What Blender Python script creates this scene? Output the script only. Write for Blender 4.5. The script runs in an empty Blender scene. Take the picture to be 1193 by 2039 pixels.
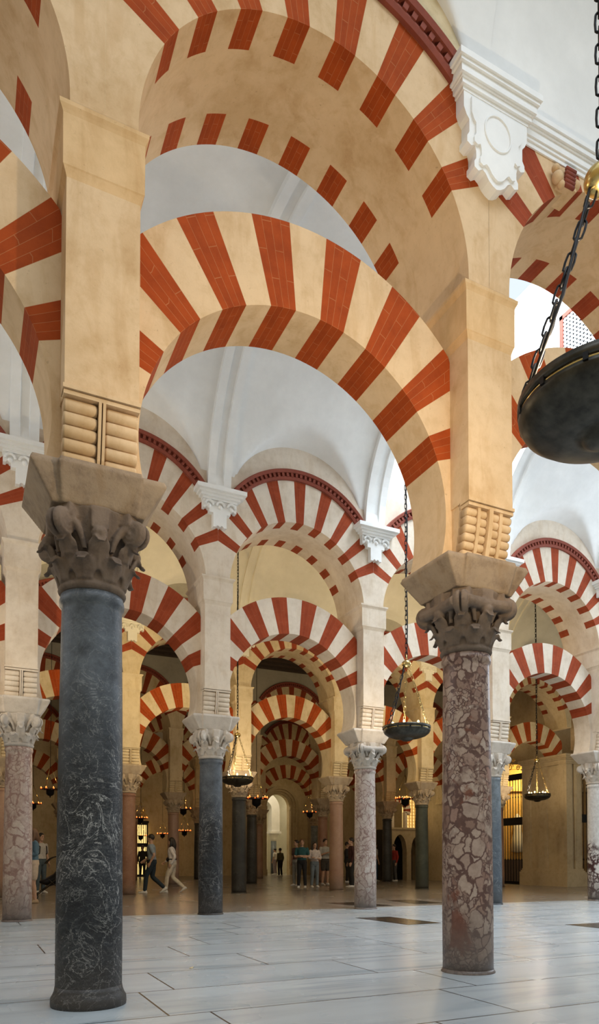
import bpy, math, random
from mathutils import Vector, Matrix
random.seed(7)
PI = math.pi
S = bpy.context.scene
COL = S.collection

# ------------------------------------------------------------------ camera
F = 1393.7
cam_d = bpy.data.cameras.new('camera')
cam = bpy.data.objects.new('camera', cam_d)
COL.objects.link(cam)
cam_d.sensor_fit = 'HORIZONTAL'
cam_d.sensor_width = 36.0
cam_d.lens = F / 1193 * 36
cam_d.shift_y = (1670.26 - 1019.5) / 1193
cam_d.clip_start = 0.05
cam_d.clip_end = 300
cam.location = (0, 0, 0.95)
cam.rotation_euler = (PI / 2 + 0.0296, 0, -0.4469)
S.camera = cam

# ------------------------------------------------------------------ colour management
S.view_settings.view_transform = 'Standard'
S.view_settings.look = 'None'
S.view_settings.gamma = 1
S.view_settings.use_curve_mapping = False
S.view_settings.exposure = -0.04

# ------------------------------------------------------------------ world (bright hazy sky seen through the roof lights)
w = bpy.data.worlds.new('sky')
S.world = w
w.use_nodes = True
bg = w.node_tree.nodes['Background']
bg.inputs[0].default_value = (0.80, 0.90, 1.0, 1)
bg.inputs[1].default_value = 1.1

def light(name, kind, loc, power, color, size=1.0, size_y=None, rot=(0, 0, 0), spot=None):
    d = bpy.data.lights.new(name, kind)
    d.energy = power
    d.color = color
    if kind == 'AREA':
        d.shape = 'RECTANGLE'
        d.size = size
        d.size_y = size_y or size
    else:
        d.shadow_soft_size = size
    if spot:
        d.spot_size = spot
        d.spot_blend = 0.8
    o = bpy.data.objects.new(name, d)
    o.location = loc
    o.rotation_euler = rot
    COL.objects.link(o)
    return o

COOL = (0.78, 0.88, 1.0)
WARM = (1.0, 0.76, 0.42)
# daylight falling through the roof light of the second nave
light('roof_light_daylight', 'AREA', (8.57, 8.4, 12.4), 820, COOL, 2.6, 5.2)
light('nave_end_fill', 'AREA', (16.9, 8.4, 6.6), 460, COOL, 4.6, 4.6, rot=(0, math.radians(90), 0))  # unseen area fill added at the nave end to brighten the vault
light('nave_end_fill', 'AREA', (-5.7, 8.4, 6.6), 170, COOL, 4.6, 4.6, rot=(0, math.radians(-90), 0))  # weaker added fill at the left end, also out of view
light('nave_daylight', 'AREA', (3.6, -1.2, 12.5), 560, COOL, 10, 4)
# warm fill points added in the deep hall, without fixtures
WARM_LIGHTS = [
    (12.2, 15.2, 5.6, 230), (4.0, 15.2, 5.6, 190),
    (3.9, 22.0, 6.0, 20), (10.2, 22.0, 6.0, 22), (16.6, 22.0, 6.0, 18),
    (8.6, 29.0, 5.5, 22), (15.5, 29.0, 5.5, 24), (1.5, 29.0, 5.5, 18),
    (10.0, 36.0, 5.0, 26), (17.4, 36.5, 5.5, 30), (2.5, 36.0, 5.0, 22),
]

# ------------------------------------------------------------------ materials
def new_mat(name):
    m = bpy.data.materials.new(name)
    m.use_nodes = True
    nt = m.node_tree
    b = nt.nodes['Principled BSDF']
    return m, nt, b

def N(nt, t, **kw):
    n = nt.nodes.new(t)
    for k, v in kw.items():
        if hasattr(n, k):
            setattr(n, k, v)
        else:
            n.inputs[k.replace('_', ' ')].default_value = v
    return n

def ramp(nt, fac, stops, interp='LINEAR'):
    r = nt.nodes.new('ShaderNodeValToRGB')
    r.color_ramp.interpolation = interp
    e = r.color_ramp.elements
    while len(e) < len(stops):
        e.new(0.5)
    for i, (p, c) in enumerate(stops):
        e[i].position = p
        e[i].color = (c[0], c[1], c[2], 1) if not isinstance(c, float) else (c, c, c, 1)
    nt.links.new(fac, r.inputs[0])
    return r.outputs[0]

def pos(nt, scale=(1, 1, 1)):
    g = nt.nodes.new('ShaderNodeNewGeometry')
    mp = nt.nodes.new('ShaderNodeMapping')
    mp.inputs['Scale'].default_value = scale
    nt.links.new(g.outputs['Position'], mp.inputs['Vector'])
    return mp.outputs[0]

def noise(nt, vec, scale, detail=4, rough=0.55, dist=0.0):
    n = nt.nodes.new('ShaderNodeTexNoise')
    n.inputs['Scale'].default_value = scale
    n.inputs['Detail'].default_value = detail
    n.inputs['Roughness'].default_value = rough
    n.inputs['Distortion'].default_value = dist
    nt.links.new(vec, n.inputs['Vector'])
    return n.outputs['Fac']

def mix(nt, fac, a, b, mode='MIX'):
    m = nt.nodes.new('ShaderNodeMix')
    m.data_type = 'RGBA'
    m.blend_type = mode
    for sock, v in ((m.inputs[0], fac), (m.inputs[6], a), (m.inputs[7], b)):
        if isinstance(v, (int, float)):
            sock.default_value = v
        elif isinstance(v, tuple):
            sock.default_value = (v[0], v[1], v[2], 1)
        else:
            nt.links.new(v, sock)
    return m.outputs[2]

def bump(nt, b, h, strength=0.3, dist=0.02):
    n = nt.nodes.new('ShaderNodeBump')
    n.inputs['Strength'].default_value = strength
    n.inputs['Distance'].default_value = dist
    nt.links.new(h, n.inputs['Height'])
    nt.links.new(n.outputs[0], b.inputs['Normal'])

def plaster(name, base, stain, rough=0.85, amount=0.6, bs=0.25, pits=0.0):
    m, nt, b = new_mat(name)
    p = pos(nt)
    n1 = noise(nt, p, 1.3, 6, 0.6)
    n2 = noise(nt, p, 7, 8, 0.7)
    lt = tuple(min(1, c * 1.10) for c in base)
    c = ramp(nt, n1, [(0.34, stain), (0.50, base), (0.68, lt)])
    c2 = ramp(nt, n2, [(0.36, stain), (0.52, base), (0.7, lt)])
    out = mix(nt, amount * 0.6, c, c2)
    if pits > 0:
        n4 = noise(nt, pos(nt, (2.6, 2.6, 0.7)), 2.2, 5, 0.6, 0.6)
        drip = ramp(nt, n4, [(0.36, (0.86, 0.80, 0.71)), (0.50, (1.0, 1.0, 1.0))])
        out = mix(nt, pits, out, drip, 'MULTIPLY')
        n5 = noise(nt, p, 26, 6, 0.8)
        pit = ramp(nt, n5, [(0.30, (0.55, 0.5, 0.45)), (0.38, (1.0, 1.0, 1.0))])
        out = mix(nt, pits, out, pit, 'MULTIPLY')
    nt.links.new(out, b.inputs['Base Color'])
    b.inputs['Roughness'].default_value = rough
    b.inputs['Specular IOR Level'].default_value = 0.3
    n3 = noise(nt, p, 40, 6, 0.7)
    bump(nt, b, n3, bs, 0.006)
    return m

def flat(name, col, rough=0.6, metal=0.0, emit=None, es=0.0, var=0.12):
    m, nt, b = new_mat(name)
    p = pos(nt)
    n1 = noise(nt, p, 14, 4)
    lo = tuple(c * (1 - var) for c in col)
    hi = tuple(min(1, c * (1 + var)) for c in col)
    nt.links.new(ramp(nt, n1, [(0.3, lo), (0.7, hi)]), b.inputs['Base Color'])
    b.inputs['Roughness'].default_value = rough
    b.inputs['Metallic'].default_value = metal
    if emit:
        b.inputs['Emission Color'].default_value = (*emit, 1)
        b.inputs['Emission Strength'].default_value = es
    return m

def brick_red(name, c1, c2, mortar):
    m, nt, b = new_mat(name)
    uv = nt.nodes.new('ShaderNodeUVMap')
    br = nt.nodes.new('ShaderNodeTexBrick')
    br.inputs['Scale'].default_value = 1.0
    br.inputs['Brick Width'].default_value = 1.0
    br.inputs['Row Height'].default_value = 0.25
    br.inputs['Mortar Size'].default_value = 0.008
    br.inputs['Mortar Smooth'].default_value = 0.3
    br.inputs['Color1'].default_value = (*c1, 1)
    br.inputs['Color2'].default_value = (*c2, 1)
    br.inputs['Mortar'].default_value = (*mortar, 1)
    nt.links.new(uv.outputs[0], br.inputs['Vector'])
    p = pos(nt)
    n1 = noise(nt, p, 5, 6, 0.65)
    dark = ramp(nt, n1, [(0.3, (0.72, 0.66, 0.6)), (0.6, (1, 1, 1)), (0.8, (1.0, 1.0, 1.0))])
    nt.links.new(mix(nt, 0.8, br.outputs[0], dark, 'MULTIPLY'), b.inputs['Base Color'])
    b.inputs['Roughness'].default_value = 0.85
    b.inputs['Specular IOR Level'].default_value = 0.2
    n3 = noise(nt, p, 50, 4, 0.7)
    bump(nt, b, n3, 0.25, 0.005)
    return m

def marble(name, lo, hi, vein, vscale=3.0, veinw=0.03, veinamt=0.9, foot_tone=(0.10, 0.085, 0.07), rough=0.35, nscale=2.0, top=None):
    """polished stone: mottled ground, thin veins, greyed foot"""
    m, nt, b = new_mat(name)
    p = pos(nt)
    n1 = noise(nt, p, nscale, 8, 0.65, 0.6)
    base = ramp(nt, n1, [(0.3, lo), (0.7, hi)])
    # veins: narrow band of a distorted noise
    n2 = noise(nt, p, vscale, 8, 0.62, 1.6)
    v1 = ramp(nt, n2, [(0.5 - veinw, 0.0), (0.5, 1.0), (0.5 + veinw, 0.0)])
    n2b = noise(nt, pos(nt, (2.2, 2.2, 6.5)), vscale, 9, 0.7, 2.5)
    v2 = ramp(nt, n2b, [(0.56 - veinw * 0.5, 0.0), (0.56, 1.0), (0.56 + veinw * 0.5, 0.0)])
    n4 = noise(nt, p, 1.5, 3)
    msk = ramp(nt, n4, [(0.36, 0.15), (0.56, 1.0)])
    # short straight calcite streaks, slanting both ways
    n5 = noise(nt, pos(nt, (3.0, 3.0, 10.0)), vscale * 0.8, 4, 0.75, 0.5)
    v3 = ramp(nt, n5, [(0.60, 0.0), (0.60 + veinw * 0.8, 0.9), (0.60 + veinw * 1.6, 0.0)])
    n6 = noise(nt, p, vscale * 3.4, 7, 0.7, 1.2)
    v4 = ramp(nt, n6, [(0.5 - veinw * 0.8, 0.0), (0.5, 0.38), (0.5 + veinw * 0.8, 0.0)])
    vv = mix(nt, 1.0, v1, v2, 'ADD')
    vv = mix(nt, 1.0, vv, v3, 'ADD')
    vv = mix(nt, 1.0, vv, v4, 'ADD')
    vv = mix(nt, 1.0, vv, msk, 'MULTIPLY')
    vf = nt.nodes.new('ShaderNodeMath'); vf.operation = 'MULTIPLY'; vf.use_clamp = True
    nt.links.new(vv, vf.inputs[0]); vf.inputs[1].default_value = veinamt
    c = mix(nt, vf.outputs[0], base, vein)
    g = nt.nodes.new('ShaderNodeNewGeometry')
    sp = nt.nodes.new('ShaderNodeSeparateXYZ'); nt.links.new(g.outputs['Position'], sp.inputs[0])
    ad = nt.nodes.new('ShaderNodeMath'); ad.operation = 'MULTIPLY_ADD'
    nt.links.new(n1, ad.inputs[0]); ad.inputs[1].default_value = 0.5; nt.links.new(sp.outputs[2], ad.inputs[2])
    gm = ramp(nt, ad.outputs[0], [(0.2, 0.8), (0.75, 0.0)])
    c = mix(nt, gm, c, foot_tone)  # darker, greyer colour towards the shaft foot
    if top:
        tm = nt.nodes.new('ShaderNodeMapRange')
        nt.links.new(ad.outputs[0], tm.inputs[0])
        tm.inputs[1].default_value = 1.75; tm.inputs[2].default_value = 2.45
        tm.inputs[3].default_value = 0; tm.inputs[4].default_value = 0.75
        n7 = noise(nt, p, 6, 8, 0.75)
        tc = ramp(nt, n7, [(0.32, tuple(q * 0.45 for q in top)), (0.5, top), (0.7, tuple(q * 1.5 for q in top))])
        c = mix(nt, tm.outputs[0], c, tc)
    nt.links.new(c, b.inputs['Base Color'])
    b.inputs['Roughness'].default_value = rough
    b.inputs['Specular IOR Level'].default_value = 0.35
    bump(nt, b, noise(nt, p, 30, 5), 0.12, 0.005)
    return m

def breccia(name, clasts, matrix, scale=7.0, foot_tone=(0.14, 0.115, 0.10), rough=0.4, edge=0.05, patchy=0.57, ground=None, zfade=False):
    """broken-clast marble: ragged pale fragments of many sizes in a dark matrix"""
    m, nt, b = new_mat(name)
    p = pos(nt, (1, 1, 0.85))
    def nv(sc, det):
        n = nt.nodes.new('ShaderNodeTexNoise'); n.inputs['Scale'].default_value = sc; n.inputs['Detail'].default_value = det
        nt.links.new(p, n.inputs['Vector']); return n.outputs['Color']
    w1 = mix(nt, 0.22, p, nv(2.0, 3), 'ADD')
    warp = mix(nt, 0.13, w1, nv(9, 8), 'ADD')
    def vor(sc, e):
        v = nt.nodes.new('ShaderNodeTexVoronoi'); v.feature = 'DISTANCE_TO_EDGE'; v.inputs['Scale'].default_value = sc
        nt.links.new(warp, v.inputs['Vector'])
        v2 = nt.nodes.new('ShaderNodeTexVoronoi'); v2.feature = 'F1'; v2.inputs['Scale'].default_value = sc
        nt.links.new(warp, v2.inputs['Vector'])
        s_ = nt.nodes.new('ShaderNodeSeparateColor'); nt.links.new(v2.outputs['Color'], s_.inputs[0])
        # edge width differs from clast to clast
        ml = nt.nodes.new('ShaderNodeMath'); ml.operation = 'MULTIPLY_ADD'
        nt.links.new(s_.outputs[1], ml.inputs[0]); ml.inputs[1].default_value = -e * 2.2; nt.links.new(v.outputs['Distance'], ml.inputs[2])
        ed = ramp(nt, ml.outputs[0], [(0.0, 1.0), (e * 0.9, 0.0)])
        return ed, s_.outputs[0]
    st = [(i / (len(clasts) - 1), c) for i, c in enumerate(clasts)]
    def layer(sc, e):
        ed, c = vor(sc, e)
        return mix(nt, ed, ramp(nt, c, st), matrix)
    cA = layer(scale * 0.45, edge * 1.1); cB = layer(scale * 1.1, edge); cC = layer(scale * 2.6, edge * 1.3)
    s1 = ramp(nt, noise(nt, p, 1.7, 4, 0.6), [(0.40, 0.0), (0.46, 1.0)])
    s2 = ramp(nt, noise(nt, pos(nt, (1.3, 1.3, 1.1)), 2.3, 5, 0.6), [(0.50, 0.0), (0.56, 1.0)])
    c = mix(nt, s1, cA, cB); c = mix(nt, s2, c, cC)
    patch = ramp(nt, noise(nt, pos(nt, (1.1, 1.1, 0.9)), 2.6, 7, 0.6, 0.8), [(patchy, 0.0), (patchy + 0.05, 0.9)])
    c = mix(nt, patch, c, ground or matrix)
    if zfade:
        g0 = nt.nodes.new('ShaderNodeNewGeometry'); s0 = nt.nodes.new('ShaderNodeSeparateXYZ'); nt.links.new(g0.outputs['Position'], s0.inputs[0])
        m0 = nt.nodes.new('ShaderNodeMath'); m0.operation = 'MULTIPLY_ADD'
        nt.links.new(noise(nt, p, 3, 5), m0.inputs[0]); m0.inputs[1].default_value = 1.2; nt.links.new(s0.outputs[2], m0.inputs[2])
        c = mix(nt, ramp(nt, m0.outputs[0], [(0.0, 0.0), (0.99, 0.0)]), c, clasts[0])
        mr = nt.nodes.new('ShaderNodeMapRange'); nt.links.new(m0.outputs[0], mr.inputs[0]); mr.inputs[1].default_value = 1.75; mr.inputs[2].default_value = 1.95; mr.inputs[3].default_value = 0; mr.inputs[4].default_value = 0.93
        c = mix(nt, mr.outputs[0], c, clasts[0])
    mot = ramp(nt, noise(nt, p, 16, 7, 0.75), [(0.3, (0.66, 0.62, 0.60)), (0.62, (1, 1, 1))])
    c = mix(nt, 0.85, c, mot, 'MULTIPLY')
    g = nt.nodes.new('ShaderNodeNewGeometry')
    sp = nt.nodes.new('ShaderNodeSeparateXYZ'); nt.links.new(g.outputs['Position'], sp.inputs[0])
    ad = nt.nodes.new('ShaderNodeMath'); ad.operation = 'MULTIPLY_ADD'
    nt.links.new(noise(nt, p, 4, 4), ad.inputs[0]); ad.inputs[1].default_value = 0.5; nt.links.new(sp.outputs[2], ad.inputs[2])
    gm = ramp(nt, ad.outputs[0], [(0.3, 0.85), (0.95, 0.0)])
    c = mix(nt, gm, c, foot_tone)  # colour blends to a darker tone near the floor
    nt.links.new(c, b.inputs['Base Color'])
    b.inputs['Roughness'].default_value = rough
    b.inputs['Specular IOR Level'].default_value = 0.35
    return m

M = {}
M['tan'] = plaster('tan_plaster', (0.66, 0.475, 0.285), (0.52, 0.345, 0.175), pits=0.7)
M['tan_band'] = plaster('ochre_washed_plaster', (0.67, 0.455, 0.24), (0.55, 0.36, 0.17), pits=0.7)
M['cream'] = plaster('cream_plaster', (0.69, 0.60, 0.49), (0.55, 0.45, 0.34), pits=0.5)
M['ochre'] = plaster('ochre_plaster', (0.66, 0.54, 0.34), (0.50, 0.38, 0.20), pits=0.6)
M['white'] = plaster('white_plaster', (0.80, 0.80, 0.78), (0.74, 0.74, 0.72), amount=0.3, bs=0.1)
M['ivory'] = plaster('ivory_plaster', (0.80, 0.76, 0.62), (0.74, 0.70, 0.55), amount=0.4, bs=0.1)
M['grey_plaster'] = plaster('grey_plaster', (0.45, 0.42, 0.33), (0.36, 0.33, 0.26))
M['red0'] = brick_red('orange_red_brick', (0.37, 0.062, 0.008), (0.31, 0.050, 0.006), (0.42, 0.14, 0.05))
M['red1'] = brick_red('brick_red', (0.33, 0.060, 0.020), (0.28, 0.050, 0.017), (0.34, 0.09, 0.04))
M['hood'] = flat('red_moulding', (0.22, 0.045, 0.022), 0.8)
M['stone'] = plaster('worn_sandstone', (0.20, 0.145, 0.105), (0.105, 0.075, 0.058), amount=1.0, bs=0.7, pits=0.7)
M['impost_stone'] = plaster('tan_sandstone', (0.34, 0.25, 0.165), (0.20, 0.14, 0.095), amount=1.0, bs=0.7, pits=0.8)
M['stone_pale'] = plaster('pale_limestone', (0.58, 0.52, 0.45), (0.42, 0.36, 0.30), amount=0.9, bs=0.5)
M['chapel_stone'] = plaster('chapel_stone', (0.50, 0.40, 0.25), (0.38, 0.29, 0.17), amount=0.7)
M['wood'] = flat('dark_wood', (0.05, 0.03, 0.02), 0.6)
M['iron'] = flat('black_iron', (0.012, 0.012, 0.014), 0.45, 0.6)
M['bronze'] = flat('dark_bronze', (0.060, 0.054, 0.042), 0.40, 0.75, var=0.5)
M['brass'] = flat('polished_brass', (0.62, 0.46, 0.18), 0.25, 1.0)
M['glow'] = flat('lamp_glow', (1, 0.8, 0.5), 0.5, emit=(1.0, 0.62, 0.22), es=9)
M['candle'] = flat('red_candle_glass', (0.6, 0.05, 0.02), 0.4, emit=(1.0, 0.10, 0.015), es=6)
M['flame'] = flat('flame', (1, 0.7, 0.3), 0.4, emit=(1.0, 0.42, 0.10), es=9)
M['gold'] = flat('gilded_metal', (0.72, 0.46, 0.12), 0.45, 0.35)
M['slab'] = flat('black_tomb_slab', (0.035, 0.030, 0.026), 0.22, var=0.3)

# shafts
SH = {}
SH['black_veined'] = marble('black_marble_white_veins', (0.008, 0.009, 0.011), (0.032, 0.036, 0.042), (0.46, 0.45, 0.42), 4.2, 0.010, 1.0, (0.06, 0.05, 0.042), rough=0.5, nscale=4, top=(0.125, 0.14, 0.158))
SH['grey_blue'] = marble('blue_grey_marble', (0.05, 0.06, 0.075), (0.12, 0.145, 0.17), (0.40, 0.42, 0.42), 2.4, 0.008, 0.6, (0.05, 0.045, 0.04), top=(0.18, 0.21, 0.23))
SH['black'] = marble('black_marble', (0.02, 0.02, 0.02), (0.055, 0.055, 0.053), (0.2, 0.2, 0.18), 2.4, 0.008, 0.5, (0.03, 0.028, 0.025))
SH['green'] = marble('dark_green_marble', (0.03, 0.035, 0.028), (0.07, 0.08, 0.06), (0.2, 0.2, 0.16), 3, 0.01, 0.4, (0.04, 0.035, 0.03))
SH['red_breccia'] = breccia('red_breccia_marble', [(0.40, 0.27, 0.20), (0.48, 0.36, 0.28), (0.27, 0.155, 0.115), (0.50, 0.39, 0.31), (0.35, 0.20, 0.15)], (0.14, 0.075, 0.06), 10, edge=0.05, patchy=0.60, ground=(0.20, 0.065, 0.035))
SH['pink'] = breccia('pink_marble', [(0.55, 0.42, 0.34), (0.50, 0.37, 0.30), (0.60, 0.49, 0.40)], (0.34, 0.21, 0.17), 5, edge=0.03, patchy=0.60, ground=(0.36, 0.23, 0.18))
SH['white_breccia'] = breccia('white_pink_breccia', [(0.62, 0.54, 0.47), (0.56, 0.44, 0.38), (0.66, 0.59, 0.53)], (0.33, 0.22, 0.19), 6, edge=0.032, patchy=0.64, ground=(0.44, 0.31, 0.26))
SH['violet_breccia'] = breccia('white_and_violet_breccia', [(0.70, 0.68, 0.64), (0.66, 0.60, 0.54), (0.74, 0.72, 0.68)], (0.07, 0.03, 0.028), 7, edge=0.07, patchy=0.68, zfade=True)
SH['red_brown'] = marble('red_brown_marble', (0.20, 0.09, 0.055), (0.33, 0.18, 0.11), (0.5, 0.36, 0.25), 5, 0.01, 0.5)
SH['rose_brown'] = marble('rose_brown_marble', (0.28, 0.16, 0.11), (0.40, 0.26, 0.18), (0.5, 0.36, 0.27), 4, 0.01, 0.5)

# floor
def floor_mat(name, base, dark, joint, tint, rough):
    m, nt, b = new_mat(name)
    p = pos(nt)
    br = nt.nodes.new('ShaderNodeTexBrick')
    br.inputs['Scale'].default_value = 1
    br.inputs['Brick Width'].default_value = 1.75
    br.inputs['Row Height'].default_value = 0.83
    br.inputs['Mortar Size'].default_value = 0.007
    br.inputs['Mortar Smooth'].default_value = 0.1
    br.offset = 0.37; br.offset_frequency = 2; br.squash = 1.35; br.squash_frequency = 3
    br.inputs['Color1'].default_value = (1, 1, 1, 1)
    br.inputs['Color2'].default_value = (*tint, 1)
    br.inputs['Mortar'].default_value = (*joint, 1)
    br.inputs['Bias'].default_value = -0.3
    mp = nt.nodes.new('ShaderNodeMapping'); mp.inputs['Location'].default_value = (0.35, 0.77, 0)
    nt.links.new(p, mp.inputs[0])
    nt.links.new(mp.outputs[0], br.inputs['Vector'])
    sp = pos(nt, (0.35, 2.6, 1))
    n1 = noise(nt, sp, 1.1, 5, 0.5, 1.6)
    veins = ramp(nt, n1, [(0.30, dark), (0.46, base), (0.62, tuple(min(1, c * 1.08) for c in base)), (0.75, base)])
    c = mix(nt, 1.0, veins, br.outputs[0], 'MULTIPLY')
    n2 = noise(nt, p, 0.8, 4)
    c = mix(nt, 0.5, c, ramp(nt, n2, [(0.35, (0.8, 0.8, 0.8)), (0.65, (1, 1, 1))]), 'MULTIPLY')
    nt.links.new(c, b.inputs['Base Color'])
    r = ramp(nt, noise(nt, p, 1.2, 2), [(0.3, rough), (0.7, rough + 0.06)])
    nt.links.new(r, b.inputs['Roughness'])
    bump(nt, b, noise(nt, p, 1.1, 1), 0.03, 0.004)
    return m
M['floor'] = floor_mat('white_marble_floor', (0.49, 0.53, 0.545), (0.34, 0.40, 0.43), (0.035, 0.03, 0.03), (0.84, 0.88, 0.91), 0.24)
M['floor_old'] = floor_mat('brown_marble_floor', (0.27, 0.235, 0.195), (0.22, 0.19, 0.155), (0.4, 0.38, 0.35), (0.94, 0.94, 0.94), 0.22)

# ------------------------------------------------------------------ mesh builder
class MB:
    def __init__(s):
        s.v = []; s.f = []; s.m = []; s.sm = []; s.uv = []
    def face(s, pts, mat=0, smooth=False, uv=None):
        n = len(s.v)
        s.v.extend([tuple(p) for p in pts])
        s.f.append(tuple(range(n, n + len(pts)))); s.m.append(mat); s.sm.append(smooth)
        s.uv.append(uv)
        return s
    def raw(s, vs, fs, mat=0, smooth=False):
        n = len(s.v)
        s.v.extend([tuple(p) for p in vs])
        for f in fs:
            s.f.append(tuple(n + i for i in f)); s.m.append(mat); s.sm.append(smooth); s.uv.append(None)
        return s
    def box(s, x0, x1, y0, y1, z0, z1, mat=0):
        vs = [(x0, y0, z0), (x1, y0, z0), (x1, y1, z0), (x0, y1, z0), (x0, y0, z1), (x1, y0, z1), (x1, y1, z1), (x0, y1, z1)]
        fs = [(3, 2, 1, 0), (4, 5, 6, 7), (0, 1, 5, 4), (1, 2, 6, 5), (2, 3, 7, 6), (3, 0, 4, 7)]
        return s.raw(vs, fs, mat)
    def frustum(s, b, t, z0, z1, mat=0):
        vs = [(b[0], b[2], z0), (b[1], b[2], z0), (b[1], b[3], z0), (b[0], b[3], z0), (t[0], t[2], z1), (t[1], t[2], z1), (t[1], t[3], z1), (t[0], t[3], z1)]
        fs = [(3, 2, 1, 0), (4, 5, 6, 7), (0, 1, 5, 4), (1, 2, 6, 5), (2, 3, 7, 6), (3, 0, 4, 7)]
        return s.raw(vs, fs, mat)
    def lathe(s, prof, seg=32, mat=0, c=(0, 0, 0), smooth=True, cap=True):
        vs = []; fs = []
        for r, z in prof:
            for k in range(seg):
                a = 2 * PI * k / seg
                vs.append((c[0] + r * math.cos(a), c[1] + r * math.sin(a), c[2] + z))
        for i in range(len(prof) - 1):
            for k in range(seg):
                k2 = (k + 1) % seg
                fs.append((i * seg + k, i * seg + k2, (i + 1) * seg + k2, (i + 1) * seg + k))
        if cap:
            fs.append(tuple(range(seg - 1, -1, -1)))
            fs.append(tuple((len(prof) - 1) * seg + k for k in range(seg)))
        return s.raw(vs, fs, mat, smooth)
    def loft(s, secs, mat=0, smooth=True, cap=True):
        """secs: list of rings (same point count)"""
        n = len(secs[0]); vs = [p for r in secs for p in r]; fs = []
        for i in range(len(secs) - 1):
            for k in range(n):
                k2 = (k + 1) % n
                fs.append((i * n + k, i * n + k2, (i + 1) * n + k2, (i + 1) * n + k))
        if cap:
            fs.append(tuple(range(n - 1, -1, -1)))
            fs.append(tuple((len(secs) - 1) * n + k for k in range(n)))
        return s.raw(vs, fs, mat, smooth)
    def tube(s, pts, r, seg=8, mat=0, closed=False, cap=True):
        pts = [Vector(p) for p in pts]; secs = []; n = len(pts); up = None
        for i, p in enumerate(pts):
            a = pts[(i - 1) % n] if closed or i > 0 else p
            b = pts[(i + 1) % n] if closed or i < n - 1 else p
            t = (b - a).normalized()
            if up is None:
                up = t.orthogonal().normalized()
            up = (up - t * up.dot(t))
            up = up.normalized() if up.length > 1e-6 else t.orthogonal().normalized()
            sd = t.cross(up)
            rr = r[i] if isinstance(r, (list, tuple)) else r
            secs.append([p + (up * math.cos(2 * PI * k / seg) + sd * math.sin(2 * PI * k / seg)) * rr for k in range(seg)])
        if closed:
            secs.append(secs[0])
        return s.loft(secs, mat, True, cap and not closed)
    def prism(s, poly, y0, y1, mat=0, axis='y'):
        """polygon in x,z extruded along y"""
        n = len(poly)
        vs = [(x, y0, z) for x, z in poly] + [(x, y1, z) for x, z in poly]
        fs = [tuple(range(n)), tuple(range(2 * n - 1, n - 1, -1))] + [(i, i + n, (i + 1) % n + n, (i + 1) % n) for i in range(n)]
        return s.raw(vs, fs, mat)
    def ball(s, c, r, mat=0, seg=16, rings=10, sx=1, sy=1, sz=1):
        prof = []
        vs = []; fs = []
        for i in range(rings + 1):
            t = PI * i / rings
            rr = max(math.sin(t), 1e-4)
            for k in range(seg):
                a = 2 * PI * k / seg
                vs.append((c[0] + r * sx * rr * math.cos(a), c[1] + r * sy * rr * math.sin(a), c[2] - r * sz * math.cos(t)))
        for i in range(rings):
            for k in range(seg):
                k2 = (k + 1) % seg
                fs.append((i * seg + k, i * seg + k2, (i + 1) * seg + k2, (i + 1) * seg + k))
        return s.raw(vs, fs, mat, True)
    def mesh(s, name, mats):
        me = bpy.data.meshes.new(name)
        me.from_pydata(s.v, [], s.f)
        for m_ in mats:
            me.materials.append(m_)
        me.polygons.foreach_set('material_index', s.m)
        me.polygons.foreach_set('use_smooth', s.sm)
        if any(u is not None for u in s.uv):
            ul = me.uv_layers.new(name='UVMap')
            li = 0
            for f, u in zip(s.f, s.uv):
                for k in range(len(f)):
                    if u is not None:
                        ul.data[li].uv = u[k]
                    li += 1
        import bmesh
        bm = bmesh.new(); bm.from_mesh(me)
        bmesh.ops.remove_doubles(bm, verts=bm.verts, dist=1e-5)
        bmesh.ops.recalc_face_normals(bm, faces=bm.faces)
        bm.to_mesh(me); bm.free()
        me.update()
        return me
    def build(s, name, mats, parent=None, loc=None, rot=None):
        return link(name, s.mesh(name, mats), parent, loc, rot)

def link(name, me, parent=None, loc=None, rot=None):
    o = bpy.data.objects.new(name, me)
    COL.objects.link(o)
    if parent:
        o.parent = parent
    if loc is not None:
        o.location = loc
    if rot is not None:
        o.rotation_euler = rot
    return o

def thing(name, label, cat, loc=(0, 0, 0), rotz=0, group=None):
    o = bpy.data.objects.new(name, None)
    o.empty_display_size = 0.2
    COL.objects.link(o)
    o.location = loc; o.rotation_euler = (0, 0, rotz)
    return tag(o, label, cat, group)

def tag(o, label, cat, group=None, kind=None):
    o['label'] = label; o['category'] = cat
    if group: o['group'] = group
    if kind: o['kind'] = kind
    return o

def struct(o, label=None):
    o['kind'] = 'structure'
    if label: o['label'] = label
    return o

# ------------------------------------------------------------------ grid of the hall
X0, Y0, SX, SY = 0.7514, 4.7774, 3.1286, 6.9019
def cx(i): return X0 + i * SX
def ry(j): return Y0 + j * SY
HB = SX / 2
Z_SH, Z_CAP, Z_IMP, Z_ROLL = 2.69, 3.18, 3.43, 3.88

# ================================================================== STRUCTURE
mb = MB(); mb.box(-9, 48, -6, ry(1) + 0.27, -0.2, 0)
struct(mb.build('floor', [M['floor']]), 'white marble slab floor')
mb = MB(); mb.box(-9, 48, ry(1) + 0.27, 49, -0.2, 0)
struct(mb.build('floor', [M['floor_old']]), 'brown marble floor of the deep hall')

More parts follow.
